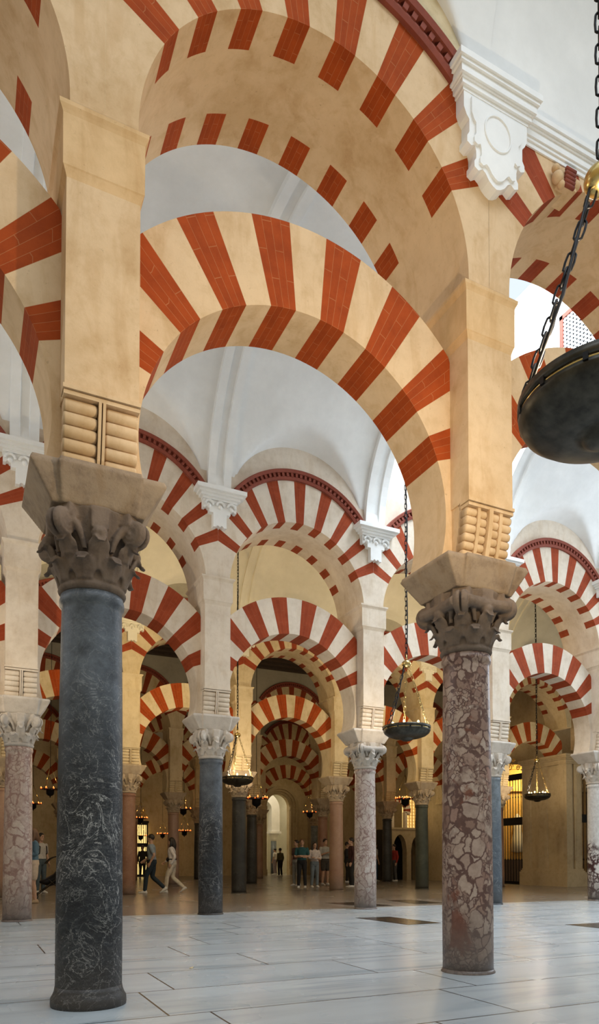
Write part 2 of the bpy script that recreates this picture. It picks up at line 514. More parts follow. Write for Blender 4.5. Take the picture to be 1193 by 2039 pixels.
# vault over one bay: barrel with lunettes cut in, as a height field
def vault_mesh(name, mat, ya, yb, z0, b, lun=(True, True), nx=64, ny=72, zl=1.22, wl=1.33, thick=True, phi0=0.0, phi1=PI):
    mb = MB()
    yc = (ya + yb) / 2; a = (yb - ya) / 2
    def zz(x, ph):
        y = yc - a * math.cos(ph)
        z = z0 + b * math.sin(ph)
        for side, on in ((0, lun[0]), (1, lun[1])):
            if on and abs(x) < wl:
                d = (y - ya) if side == 0 else (yb - y)
                if d < a:
                    zq = z0 - 0.02 + zl * math.sqrt(1 - (x / wl) ** 2) + 0.42 * d * (1 - abs(x / wl) ** 4)
                    z = max(z, zq)
        return y, z
    g = []
    for i in range(nx + 1):
        x = -HB + 2 * HB * i / nx
        row = []
        for k in range(ny + 1):
            y, z = zz(x, phi0 + (phi1 - phi0) * k / ny)
            row.append((x, y, z))
        g.append(row)
    for i in range(nx):
        for k in range(ny):
            mb.face([g[i][k], g[i + 1][k], g[i + 1][k + 1], g[i][k + 1]], 0, True)
    me = mb.mesh(name, [mat])
    return me

def rib_mesh(name, mat, ya, yb, z0, b, half=0.21, drop=0.10, phi0=0.0, phi1=PI, n=48):
    """flat transverse rib with a sunk centre panel, following the barrel"""
    mb = MB()
    yc = (ya + yb) / 2; a = (yb - ya) / 2
    xs = [-half, -half, -0.075, -0.06, 0.06, 0.075, half, half]
    ds = [-0.06, drop, drop, drop - 0.045, drop - 0.045, drop, drop, -0.06]
    secs = []
    for k in range(n + 1):
        ph = phi0 + (phi1 - phi0) * k / n
        cy, cz = -math.cos(ph), math.sin(ph)
        nrm = Vector((0, cy / a, cz / b)).normalized()
        base = Vector((0, yc + a * cy, z0 + b * cz))
        solid = ph < 0.10 or ph > PI - 0.10
        secs.append([Vector((x, 0, 0)) + base - nrm * (drop if (solid and d == drop - 0.045) else d) for x, d in zip(xs, ds)])
    mb.loft(secs, 0, False)
    return mb.mesh(name, [mat])

VZ, VB = 7.22, 2.65
YA = ry(0) + 0.68; YB = ry(1) - 0.30
vm = vault_mesh('ceiling', M['white'], YA, YB, VZ, VB)
rm = rib_mesh('ceiling_rib', M['white'], YA, YB, VZ, VB)
for i in range(-1, 5):
    if i != 2:
        struct(link('ceiling', vm, loc=(cx(i) + HB, 0, 0)), 'white plaster vault with lunettes')
    struct(link('trim_1', rm, loc=(cx(i), 0, 0)), 'white flat rib with a sunk panel across the vault')
# third nave: ivory vault
YA2 = ry(1) + 0.68; YB2 = ry(2) - 0.30
vm2 = vault_mesh('ceiling', M['ivory'], YA2, YB2, VZ, VB, nx=40, ny=48)
rm2 = rib_mesh('ceiling_rib', M['ivory'], YA2, YB2, VZ, VB, 0.18, 0.05)
for i in range(-1, 6):
    struct(link('ceiling', vm2, loc=(cx(i) + HB, 0, 0)), 'ivory plaster vault beyond the second arcade')
    struct(link('trim_1', rm2, loc=(cx(i), 0, 0)), 'ivory flat vault rib')
# camera nave: only the haunch of its vault on the arcade side
vm0 = vault_mesh('ceiling', M['white'], -1.6, ry(0) - 0.33, 7.30, 2.9, lun=(False, False), nx=4, ny=16, phi0=PI * 0.60, phi1=PI)
vm0l = vault_mesh('ceiling', M['white'], -1.6, ry(0) - 0.33, 7.22, 2.9, lun=(False, True), nx=64, ny=40, zl=1.05, wl=1.40, phi0=PI * 0.60, phi1=PI)
for i in range(-1, 5):
    struct(link('ceiling', vm0l if i < 1 else vm0, loc=(cx(i) + HB, 0, 0)), 'white plaster haunch of the near vault')

# roof light well above the open bay
WX0, WX1 = cx(2) + 0.02, cx(3) - 0.02
mb = MB()
yc_, a_ = (YA + YB) / 2, (YB - YA) / 2
def bz(y): return VZ + VB * math.sqrt(max(0, 1 - ((y - yc_) / a_) ** 2))
for xa, xb in ((cx(2) - 0.10, cx(2) + 0.02), (cx(3) - 0.02, cx(3) + 0.10)):
    n = 40
    for k in range(n):
        y0_, y1_ = yc_ - a_ * math.cos(PI * k / n), yc_ - a_ * math.cos(PI * (k + 1) / n)
        for x in (xa, xb):
            mb.face([(x, y0_, bz(y0_)), (x, y1_, bz(y1_)), (x, y1_, 12.5), (x, y0_, 12.5)])
        mb.face([(xa, y0_, bz(y0_)), (xb, y0_, bz(y0_)), (xb, y1_, bz(y1_)), (xa, y1_, bz(y1_))])
mb.box(cx(2), cx(3), YA - 0.15, YA, 7.3, 12.5); mb.box(cx(2), cx(3), YB, YB + 0.03, 8.6, 12.5)
struct(mb.build('wall_roof_light', [M['white']]), 'white plastered roof light shaft')

# ------------------------------------------------------------------ columns
def ring_ell(c, u, v, a, b, n=10):
    return [Vector(c) + Vector(u) * (a * math.cos(2 * PI * k / n)) + Vector(v) * (b * math.sin(2 * PI * k / n)) for k in range(n)]

def worn(mb, name, mat, voxel, it=4, fac=0.6):
    """weathered stone: fuse the pieces of the carving and soften their edges"""
    me = mb.mesh(name, [mat])
    o = bpy.data.objects.new('tmp', me); COL.objects.link(o)
    r = o.modifiers.new('r', 'REMESH'); r.mode = 'VOXEL'; r.voxel_size = voxel; r.use_smooth_shade = True
    sm = o.modifiers.new('s', 'SMOOTH'); sm.iterations = it; sm.factor = fac
    dg = bpy.context.evaluated_depsgraph_get()
    out = bpy.data.meshes.new_from_object(o.evaluated_get(dg))
    out.name = name
    if not out.materials: out.materials.append(mat)
    out.polygons.foreach_set('use_smooth', [True] * len(out.polygons))
    bpy.data.objects.remove(o); bpy.data.meshes.remove(me)
    return out

def capital_mesh(style, mat):
    mb = MB(); h = Z_CAP - Z_SH
    big = 1.0 if style != 2 else 0.96
    prof = [(0.195, 0.0), (0.215, 0.012), (0.222, 0.03), (0.21, 0.05), (0.198, 0.06), (0.205, 0.18), (0.225, 0.30), (0.265, 0.40), (0.30, h)]
    mb.lathe(prof, 40)
    def leaf(ang, z0, z1, r0, out, w, curl=0.05, lobes=True):
        ca, sa = math.cos(ang), math.sin(ang)
        rad = Vector((ca, sa, 0)); tan = Vector((-sa, ca, 0)); up = Vector((0, 0, 1))
        n = 9; secs = []
        for k in range(n + 1):
            t = k / n
            if t < 0.7:
                q = t / 0.7
                r = r0 + (out * 0.55) * q ** 1.8; z = z0 + (z1 - z0) * q
                ww = w * (0.75 + 0.35 * math.sin(q * PI * 0.85))
                if lobes: ww *= 1 + 0.10 * math.cos(q * 14)
                nrm = (rad - up * 0.3 * q).normalized()
            else:
                q = (t - 0.7) / 0.3; a = q * PI * 0.95
                r = r0 + out * 0.55 + curl * (1 - math.cos(a)) * 0.75; z = z1 + curl * math.sin(a) * 0.8 - curl * 0.8 * q
                ww = w * (0.9 - 0.5 * q)
                nrm = (rad * math.cos(a) + up * math.sin(a)).normalized()
            c = rad * r + up * z
            secs.append(ring_ell(c, tan, nrm, ww, 0.020 if t < 0.7 else 0.024, 10))
        mb.loft(secs)
        mid = [rad * (r0 + 0.018 + (out * 0.55) * (q / 6) ** 1.8) + up * (z0 + (z1 - z0) * q / 6) for q in range(7)]
        mb.tube(mid, 0.009, 6)
    for k in range(8):
        leaf(2 * PI * (k + 0.5) / 8, 0.06, 0.175, 0.205, 0.075, 0.070, 0.042)
    for k in range(8):
        leaf(2 * PI * k / 8, 0.12, 0.285, 0.215, 0.105, 0.068, 0.045)
    # corner volutes
    for k in range(4):
        a = PI / 4 + k * PI / 2
        rad = Vector((math.cos(a), math.sin(a), 0)); tan = Vector((-math.sin(a), math.cos(a), 0)); up = Vector((0, 0, 1))
        c = rad * 0.335 * big + up * 0.375
        R_ = 0.092 if style == 1 else 0.088
        for sgn in (-1, 1):
            secs = []
            for q in range(5):
                d = sgn * (0.008 + 0.05 * q / 4)
                rr = R_ * (1.0 if q < 3 else (0.86 if q == 3 else 0.55))
                secs.append([c + tan * d + rad * rr * math.cos(2 * PI * j / 16) + up * rr * math.sin(2 * PI * j / 16) for j in range(16)])
            mb.loft(secs)
            # spiral line in relief
            sp = []
            for j in range(26):
                ph = j / 25 * 2.2 * 2 * PI; rr = R_ * (0.92 - 0.75 * j / 25)
                sp.append(c + tan * sgn * (0.045 + 0.014 * j / 25) + rad * rr * math.cos(ph + PI) + up * rr * math.sin(ph + PI))
            mb.tube(sp, 0.009, 5)
            # stem rising from the leaves to the volute
            st = []
            a0 = a + sgn * 0.42
            for q in range(7):
                t = q / 6
                aa = a0 + (a - a0) * t ** 1.5
                r = 0.235 + (0.325 - 0.235) * t
                st.append(Vector((r * math.cos(aa), r * math.sin(aa), 0.24 + 0.19 * math.sin(t * PI / 2))))
            mb.tube(st, [0.018 + 0.012 * q / 6 for q in range(7)], 8)
        leaf(a, 0.2, 0.30, 0.25, 0.08, 0.05, 0.03)
    # thick roll between the volutes (front right capital) and a boss under each side
    for k in range(4):
        a = k * PI / 2
        rad = Vector((math.cos(a), math.sin(a), 0)); tan = Vector((-math.sin(a), math.cos(a), 0))
        if style == 1:
            pts = [rad * (0.265 + 0.02 * abs(q) / 4) + tan * (0.045 * q) + Vector((0, 0, 0.375)) for q in range(-5, 6)]
            mb.tube(pts, 0.048, 10)
        c = rad * 0.27 + Vector((0, 0, 0.33))
        mb.ball(c, 0.055, 0, 12, 8, sx=1, sy=1, sz=0.8)
        # cut blocks of the ruined abacus: centre block, gaps, corner blocks
        for o_, w_ in ((0.0, 0.058),):
            cc = rad * 0.25 + tan * o_
            vs = [cc + rad * dx + tan * dy + Vector((0, 0, dz)) for dz in (0.36, h + 0.01) for dx, dy in ((-0.1, -w_), (0.045, -w_), (0.045, w_), (-0.1, w_))]
            mb.raw(vs, [(3, 2, 1, 0), (4, 5, 6, 7), (0, 1, 5, 4), (1, 2, 6, 5), (2, 3, 7, 6), (3, 0, 4, 7)])
        a2 = a + PI / 4
        rad2 = Vector((math.cos(a2), math.sin(a2), 0)); tan2 = Vector((-math.sin(a2), math.cos(a2), 0))
        vs = [rad2 * (0.30 + dx) + tan2 * dy + Vector((0, 0, dz)) for dz in (0.42, h + 0.01) for dx, dy in ((-0.12, -0.11), (0.03, -0.07), (0.03, 0.07), (-0.12, 0.11))]
        mb.raw(vs, [(3, 2, 1, 0), (4, 5, 6, 7), (0, 1, 5, 4), (1, 2, 6, 5), (2, 3, 7, 6), (3, 0, 4, 7)])
    mb.box(-0.21, 0.21, -0.21, 0.21, 0.40, h + 0.01)
    return worn(mb, 'capital', mat, 0.0075, 5)

def impost_mesh(mat):
    mb = MB(); z0, z1 = Z_CAP, Z_IMP
    for b, t in (((-0.29, 0.29, -0.255, 0.255), (-0.425, 0.425, -0.315, 0.375)), ((-0.235, 0.235, -0.275, 0.275), (-0.262, 0.262, -0.352, 0.42))):
        zm = z1 - 0.035
        mb.frustum(b, t, z0, zm)
        mb.frustum(t, (t[0] + 0.012, t[1] - 0.012, t[2] + 0.012, t[3] - 0.012), zm, z1)
    return worn(mb, 'impost_block', mat, 0.010, 3)

def shaft_mesh(mat, flare):
    mb = MB()
    pr = [(0.212, 0.0), (0.212, 0.12), (0.213, 0.5), (0.209, 1.2), (0.202, 2.0), (0.194, 2.58), (0.196, 2.61), (0.208, 2.625), (0.210, 2.65), (0.200, Z_SH)]
    mb.lathe(pr, 48)
    return mb.mesh('shaft', [mat])

def base_mesh(mat, flare):
    mb = MB()
    if flare:
        mb.lathe([(0.238, -0.01), (0.242, 0.02), (0.240, 0.055), (0.228, 0.075), (0.218, 0.10), (0.213, 0.13)], 48)
    else:
        mb.lathe([(0.226, -0.01), (0.226, 0.008), (0.219, 0.016), (0.214, 0.03)], 48)
    return mb.mesh('base', [mat])

IMP = {'stone': impost_mesh(M['impost_stone']), 'stone_pale': impost_mesh(M['stone_pale'])}
M['stone_mid'] = plaster('brownish_limestone', (0.42, 0.335, 0.235), (0.28, 0.21, 0.145), amount=0.9, bs=0.5, pits=0.5)
IMP['stone_mid'] = IMP['stone_pale'].copy(); IMP['stone_mid'].materials[0] = M['stone_mid']
CAPS = {(s, k): capital_mesh(s, M[k]) for s in (0, 1) for k in ('stone', 'stone_pale')}
CAPS[(0, 'stone_mid')] = CAPS[(0, 'stone_pale')].copy(); CAPS[(0, 'stone_mid')].materials[0] = M['stone_mid']
SHM = {}; BSM = {}
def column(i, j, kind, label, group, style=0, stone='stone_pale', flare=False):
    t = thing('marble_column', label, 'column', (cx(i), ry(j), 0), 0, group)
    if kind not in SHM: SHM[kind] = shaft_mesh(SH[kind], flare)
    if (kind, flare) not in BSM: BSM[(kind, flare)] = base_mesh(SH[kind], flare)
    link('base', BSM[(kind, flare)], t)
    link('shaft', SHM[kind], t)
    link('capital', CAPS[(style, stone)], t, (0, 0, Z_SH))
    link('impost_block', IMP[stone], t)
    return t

G0, G1, G2, G3, G4 = ['columns of the %s arcade' % s for s in ('nearest', 'second', 'third', 'fourth', 'fifth')]
C = [
 (-1, 0, 'grey_blue', 'grey marble column of the nearest arcade, beyond the left edge of the view', G0, 0, 'stone'),
 (0, 0, 'black_veined', 'large black marble column with white veins, nearest on the left', G0, 0, 'stone', True),
 (1, 0, 'red_breccia', 'large red and pink mottled marble column in the right foreground', G0, 1, 'stone'),
 (2, 0, 'grey_blue', 'grey marble column of the nearest arcade, beyond the right edge of the view', G0, 0, 'stone'),
 (-1, 1, 'grey_blue', 'grey column of the second arcade, beyond the left edge of the view', G1, 0, 'stone_pale'),
 (0, 1, 'pink', 'pink veined marble column at the left edge, behind the black veined one', G1, 0, 'stone_pale'),
 (1, 1, 'black_veined', 'dark blue-black marble column in the second arcade, left of the centre view', G1, 0, 'stone_pale'),
 (2, 1, 'white_breccia', 'pinkish white brecciated marble column in the middle, second arcade', G1, 1, 'stone_pale'),
 (3, 1, 'grey_blue', 'smooth blue-grey column half hidden behind the big red mottled column', G1, 0, 'stone_pale'),
 (4, 1, 'violet_breccia', 'white column with dark violet breccia patches at the right edge', G1, 0, 'stone_pale'),
 (5, 1, 'pink', 'pink marble column of the second arcade, beyond the right edge', G1, 0, 'stone_pale'),
 (0, 2, 'rose_brown', 'rose brown column of the third arcade, hidden behind the left edge column', G2, 0, 'stone_mid'),
 (1, 2, 'red_brown', 'reddish brown column just right of the big black veined column', G2, 0, 'stone_mid'),
 (2, 2, 'black', 'plain black column right of the blue-black one, third arcade', G2, 0, 'stone_mid'),
 (3, 2, 'rose_brown', 'brownish pink column beside the standing visitors', G2, 0, 'stone_mid'),
 (4, 2, 'green', 'dark green column in front of the low wall with black doorways', G2, 0, 'stone_mid'),
 (5, 2, 'red_brown', 'reddish column left of the tall iron grille', G2, 0, 'stone_mid'),
]
for c in C: column(*c)
ORD = ['first', 'second', 'third', 'fourth', 'fifth', 'sixth', 'seventh', 'eighth', 'ninth', 'tenth', 'eleventh', 'twelfth']
kinds3 = ['rose_brown', 'black', 'rose_brown', 'black', 'red_brown', 'black', 'rose_brown', 'green']
words = {'rose_brown': 'rose brown', 'black': 'black', 'red_brown': 'reddish brown', 'green': 'dark green', 'grey_blue': 'blue grey'}
for i in range(0, 6):
    k = kinds3[i]
    column(i, 3, k, '%s marble column, %s from the left in the dim fourth arcade' % (words[k], ORD[i]), G3, 0, 'stone_mid')
kinds4 = ['black', 'rose_brown', 'red_brown', 'black', 'rose_brown', 'grey_blue', 'rose_brown', 'black', 'red_brown', 'rose_brown']
for i in range(0, 6):
    k = kinds4[i]
    column(i, 4, k, '%s marble column, %s from the left in the far fifth arcade' % (words[k], ORD[i]), G4, 0, 'stone_mid')

# ------------------------------------------------------------------ piers (stand on the imposts)
ZB0, ZB1 = 5.24, 5.64      # the band under the upper arches
def pier_parts(row0, mat, style):
    W, YF, YK = 0.23, -0.335, 0.42
    ZB0, ZB1 = (5.24, 5.64) if row0 else (5.36, 5.78)
    kx = 1.0 if row0 else 1.45
    mb = MB()
    mb.box(-W, W, YF, YK, Z_ROLL, ZB0 + 0.02)
    mb.box(-W + 0.01, W - 0.01, YF + 0.10, YK - 0.06, Z_IMP - 0.01, Z_ROLL)
    body = mb.mesh('pier_body', [mat])
    # band with cove mouldings
    mb = MB()
    for z, w_, g in ((ZB0 - 0.03, 0.0, 0), (ZB0 + 0.02, 0.028, 0)):
        pass
    rings = []
    for z, e in ((ZB0 - 0.04, 0.0), (ZB0 - 0.02, 0.006), (ZB0 + 0.015, 0.018), (ZB0 + 0.025, 0.024), (ZB1 - 0.05, 0.026), (ZB1 - 0.03, 0.034), (ZB1 - 0.005, 0.048), (ZB1 + 0.02, 0.05)):
        e *= kx
        rings.append([(-W - e, YF - e * 0.7, z), (W + e, YF - e * 0.7, z), (W + e, YK + 0.10 + e, z), (-W - e, YK + 0.10 + e, z)])
    mb.loft(rings, 0, False)
    band = mb.mesh('band', [M['tan_band'] if mat == M['tan'] else mat])
    # roll corbel panel
    mb = MB()
    def yfront(z):
        t = (z - Z_IMP) / (Z_ROLL - Z_IMP)
        return -0.255 - 0.075 * (t ** 0.6 if style == 0 else math.sin(t * PI / 2))
    n = 5 if style == 0 else 6; hz = (Z_ROLL - 0.06 - Z_IMP) / n
    cols_ = ((-W, -0.028), (0.028, W)) if style == 0 else ((-W, -0.13), (-0.10, -0.028), (0.028, 0.10), (0.13, W))
    for q in range(n):
        zc = Z_IMP + hz * (q + 0.5)
        for xa, xb in cols_:
            sec = []
            for x in (xa, xa + 0.012, xb - 0.012, xb):
                rr = hz * 0.5 * (0.85 if x in (xa, xb) else 1.0)
                sec.append([Vector((x, yfront(zc) + 0.03 - rr * 1.15 * math.cos(PI * k / 8 - PI / 2 * 0) if False else yfront(zc) + 0.025 - rr * 0.72 * math.sin(PI * k / 8), zc - rr * math.cos(PI * k / 8))) for k in range(9)] + [Vector((x, yfront(zc) + 0.1, zc + rr)), Vector((x, yfront(zc) + 0.1, zc - rr))])
            mb.loft(sec)
    for xa, xb in (((-0.022, -0.004), (0.004, 0.022)) if style == 0 else ((-0.02, 0.02), (-0.13, -0.10), (0.10, 0.13))):
        pr = []
        for q in range(9):
            z = Z_IMP + (Z_ROLL - 0.05 - Z_IMP) * q / 8
            d = 0.03 if xa > -0.05 and xb < 0.05 else 0.016
            pr.append([(xa, yfront(z) - d + 0.015, z), (xb, yfront(z) - d + 0.015, z), (xb, yfront(z) + 0.1, z), (xa, yfront(z) + 0.1, z)])
        mb.loft(pr, 0, False)
    mb.box(-W - 0.004, W + 0.004, YF - 0.004, YF + 0.1, Z_ROLL - 0.055, Z_ROLL - 0.03)
    mb.box(-W - 0.01, W + 0.01, YF - 0.014, YF + 0.1, Z_ROLL - 0.022, Z_ROLL + 0.004)
    mb.box(-W + 0.02, W - 0.02, -0.235, -0.1, Z_IMP - 0.005, Z_ROLL - 0.04)
    roll = mb.mesh('roll_corbel', [mat])
    return body, band, roll
PM = {}
def pier(i, j, mk, label, group, style=0):
    key = (mk, style)
    if key not in PM: PM[key] = pier_parts(mk == 'tan', M[mk], style)
    t = thing('stone_pier', label, 'pier', (cx(i), ry(j), 0), 0, group)
    for nm, me in zip(('pier_body', 'band', 'roll_corbel'), PM[key]): link(nm, me, t)
    return t

ROWW = ['nearest', 'second', 'third', 'fourth', 'fifth']
near_pier = {
 (0, 0): 'tall tan plastered pier standing on the big black veined column',
 (1, 0): 'tall tan pier with curved roll corbel on the big red mottled column',
 (0, 1): 'dull cream pier above the pink column at the left edge',
 (1, 1): 'cream pier standing on the dark blue-black column',
 (2, 1): 'pale pier standing on the pinkish white column in the middle',
 (3, 1): 'bright white pier above the blue-grey column, right of the front red column',
 (4, 1): 'white pier above the violet patched column at the right edge',
 (1, 2): 'yellow ochre pier above the reddish brown column, right of the big black column',
 (2, 2): 'ochre pier above the plain black column', (3, 2): 'ochre pier above the brownish pink column beside the visitors',
 (4, 2): 'ochre pier above the dark green column', (5, 2): 'ochre pier above the reddish column left of the grille'}
NC = {0: (-1, 2), 1: (-1, 5), 2: (0, 5), 3: (0, 5), 4: (0, 5)}
for j in range(5):
    a, b = NC[j]
    for i in range(a, b + 1):
        mk = 'tan' if j == 0 else ('cream' if j == 1 else 'ochre')
        lab = near_pier.get((i, j)) or ('%s plaster pier of the %s arcade, %s' % (mk if j else 'tan', ROWW[j], 'beyond the left edge' if i < 0 else ('%s from the left' % ORD[i])) )
        pier(i, j, mk, lab, 'piers of the %s arcade' % ROWW[j], 1 if (i, j) == (1, 0) else 0)

# ------------------------------------------------------------------ lower horseshoe arches
def arch_mesh(name, mats, r_in, cz, outer, y0, y1, th0, th1, nred, rspan, soff=None, zbot=None):
    """ring of voussoirs around (0,cz); outer(th)->radius; alternating red bands centred on 90 deg
       soff: depth of red on the soffit (None = all through)"""
    mb = MB()
    period = rspan[2]; width = rspan[3]
    start = rspan[0]
    edges = set([th0, th1])
    for k in range(nred):
        edges.add(start + k * period); edges.add(start + k * period + width)
    edges = sorted(e for e in edges if th0 - 1e-6 <= e <= th1 + 1e-6)
    def isred(t):
        k = (t - start) / period
        kk = math.floor(k)
        return 0 <= kk < nred and (k - kk) * period < width
    for e0, e1 in zip(edges[:-1], edges[1:]):
        n = max(1, int(math.ceil((e1 - e0) / 2.4)))
        red = isred((e0 + e1) / 2)
        for q in range(n):
            a0 = math.radians(e0 + (e1 - e0) * q / n); a1 = math.radians(e0 + (e1 - e0) * (q + 1) / n)
            u0 = q / n; u1 = (q + 1) / n
            def P(a, r): return (r * math.cos(a), cz + r * math.sin(a))
            o0 = outer(a0); o1 = outer(a1)
            m = 1 if red else 0
            # faces
            R = [r_in, None]
            for y, flip in ((y0, 1), (y1, -1)):
                i0, i1 = P(a0, r_in), P(a1, r_in); q0, q1 = P(a0, o0), P(a1, o1)
                L = (o0 - r_in) / 0.42
                mb.face([(i0[0], y, i0[1]), (q0[0], y, q0[1]), (q1[0], y, q1[1]), (i1[0], y, i1[1])], m, False, [(0, u0), (L, u0), (L, u1), (0, u1)])
            i0, i1 = P(a0, r_in), P(a1, r_in); q0, q1 = P(a0, o0), P(a1, o1)
            if soff is None:
                segs = [(y0, y1, m)]
            else:
                segs = [(y0, y0 + soff, m), (y0 + soff, y1 - soff, 0), (y1 - soff, y1, m)]
            for ya, yb, mm in segs:
                mb.face([(i0[0], ya, i0[1]), (i1[0], ya, i1[1]), (i1[0], yb, i1[1]), (i0[0], yb, i0[1])], mm, False,
                        [(ya / 0.26, u0), (ya / 0.26, u1), (yb / 0.26, u1), (yb / 0.26, u0)])
            mb.face([(q0[0], y0, q0[1]), (q1[0], y0, q1[1]), (q1[0], y1, q1[1]), (q0[0], y1, q0[1])], m, False, [(0, u0), (0, u1), (1.7, u1), (1.7, u0)])
    return mb

RL, CZL = 1.285, 3.82
def outer_low(a):
    # eccentric extrados, cut by the pier sides
    ce, re = 3.98, 1.79
    dz = ce - CZL
    s, c = math.sin(a), math.cos(a)
    r = dz * s + math.sqrt(max(0, re * re - (dz * c) ** 2))
    lim = HB - 0.218
    if abs(c) > 1e-6: r = min(r, lim / abs(c))
    if s < 0: r = min(r, (CZL - Z_IMP) / -s + 0.0001) if (CZL - Z_IMP) / -s > RL * 0.99 else r
    return r
YL0, YL1 = -0.10, 0.36
def low_arch(redm, whitem):
    th = math.degrees(math.asin((CZL - Z_IMP) / RL))
    per = 18.51
    return arch_mesh('horseshoe_arch', None, RL, CZL, outer_low, YL0, YL1, -th, 180 + th, 8, (90 - per * 3.75, 0, per, per / 2)).mesh('horseshoe_arch', [M[whitem], M[redm]])
LOW = {'tan': low_arch('red0', 'tan'), 'cream': low_arch('red1', 'cream'), 'ochre': low_arch('red0', 'ochre')}
lowlab = {
 (-1, 0): 'tan and orange-red lower horseshoe arch cut by the left edge, nearest arcade',
 (0, 0): 'large tan and orange-red lower horseshoe arch between the two front columns',
 (1, 0): 'tan and red lower horseshoe arch behind the big hanging bronze dish, front arcade',
 (-1, 1): 'cream and red lower arch glimpsed at the left edge, second arcade',
 (0, 1): 'cream and red lower horseshoe arch behind the big black veined column',
 (1, 1): 'cream and red lower horseshoe arch in the centre of the second arcade',
 (2, 1): 'white and red lower arch behind the hanging dish left of the red mottled column',
 (3, 1): 'white and red lower horseshoe arch at right, above the stone chapel pier',
 (4, 1): 'white and red lower arch beyond the right edge, second arcade',
 (5, 2): 'cream and orange lower arch meeting the stone chapel pier'}
for j in range(5):
    a, b = NC[j]
    for i in range(a, b + (1 if j >= 2 else 0)):
        mk = 'tan' if j == 0 else ('cream' if j == 1 else 'ochre')
        o = link('horseshoe_arch', LOW[mk], loc=(cx(i) + HB, ry(j), 0))
        lab = lowlab.get((i, j)) or 'yellowish and orange lower horseshoe arch, %s from the left in the %s arcade' % (ORD[i], ROWW[j])
        tag(o, lab, 'arch', 'lower arches of the %s arcade' % ROWW[j])

# ------------------------------------------------------------------ upper arches with wall above
HBX = HB + 0.0006
def upper_arch(mats, hood, nred, r_in=1.35, cz=5.72, ztop=8.75, straight=None):
    """hood=(cz,r) inner circle of the red moulding; above it plain plaster"""
    y0, y1 = -0.335, 0.70
    hz, hr = hood
    def outer_h(a):
        s, c = math.sin(a), math.cos(a)
        dz = hz - cz
        r = dz * s + math.sqrt(max(0, hr * hr - (dz * c) ** 2))
        if abs(c) > 1e-6: r = min(r, HBX / abs(c))
        if abs(c) > 1e-6 and cz + HBX / abs(c) * s < 7.16: r = HBX / abs(c)
        if straight is not None and s > 1e-3: r = min(r, (straight - cz) / s)
        return max(r, r_in + 0.12)
    if nred == 8: sp = (28.9, 0, 16.36, 7.7)
    else: sp = (90 - 3.2 - 15.5 * 4, 0, 15.5, 6.4)
    mb = arch_mesh('u', None, r_in, cz, outer_h, y0, y1, 0, 180, nred, sp, soff=0.27)
    # plaster from the voussoirs out to the bay rectangle
    n = 90
    def rect(a):
        s, c = math.sin(a), math.cos(a)
        r = 99
        if abs(c) > 1e-6: r = min(r, HBX / abs(c))
        if s > 1e-6: r = min(r, (ztop - cz) / s)
        return r
    corner = math.atan2(ztop - cz, HBX)
    angs = sorted([PI * k / n for k in range(n + 1)] + [corner, PI - corner])
    for a0, a1 in zip(angs[:-1], angs[1:]):
        o0, o1 = outer_h(a0) - 0.002, outer_h(a1) - 0.002; r0, r1 = rect(a0), rect(a1)
        if r0 - o0 < 1e-4 and r1 - o1 < 1e-4: continue
        for y in (y0, y1):
            pts = [(o0 * math.cos(a0), y, cz + o0 * math.sin(a0)), (r0 * math.cos(a0), y, cz + r0 * math.sin(a0)), (r1 * math.cos(a1), y, cz + r1 * math.sin(a1)), (o1 * math.cos(a1), y, cz + o1 * math.sin(a1))]
            mb.face(pts, 2)
    # feet
    for s in (-1, 1):
        xa, xb = sorted((s * r_in, s * HBX))
        mb.box(xa, xb, y0, y1, ZB1 + 0.02, cz, 0)
    # top
    mb.face([(-HBX, y0, ztop), (HBX, y0, ztop), (HBX, y1, ztop), (-HBX, y1, ztop)], 2)
    return mb.mesh('upper_arch', mats)

def hood_mesh(hood, xlim, mat, y=-0.335):
    hz, hr = hood
    mb = MB()
    amax = math.acos(min(1, xlim / (hr + 0.02)))
    n = 60
    prof = [(0.0, 0.02), (0.0, -0.035), (0.035, -0.05), (0.05, -0.05), (0.05, -0.02), (0.115, -0.02), (0.115, -0.075), (0.16, -0.09), (0.175, -0.08), (0.175, 0.02)]
    secs = []
    for k in range(n + 1):
        a = amax + (PI - 2 * amax) * k / n
        secs.append([Vector(((hr + r) * math.cos(a), y + d, hz + (hr + r) * math.sin(a))) for r, d in prof])
    mb.loft(secs, 0, False)
    # dentils
    m = int((PI - 2 * amax) * hr / 0.085)
    for k in range(m):
        a = amax + (PI - 2 * amax) * (k + 0.25) / m; b = amax + (PI - 2 * amax) * (k + 0.75) / m
        vs = []
        for yy in (y - 0.06, y - 0.01):
            for r, t in ((0.05, a), (0.05, b), (0.115, b), (0.115, a)):
                vs.append(((hr + r) * math.cos(t), yy, hz + (hr + r) * math.sin(t)))
        mb.raw(vs, [(0, 1, 2, 3), (7, 6, 5, 4), (0, 4, 5, 1), (1, 5, 6, 2), (2, 6, 7, 3), (3, 7, 4, 0)])
    return mb.mesh('hood_moulding', [mat])

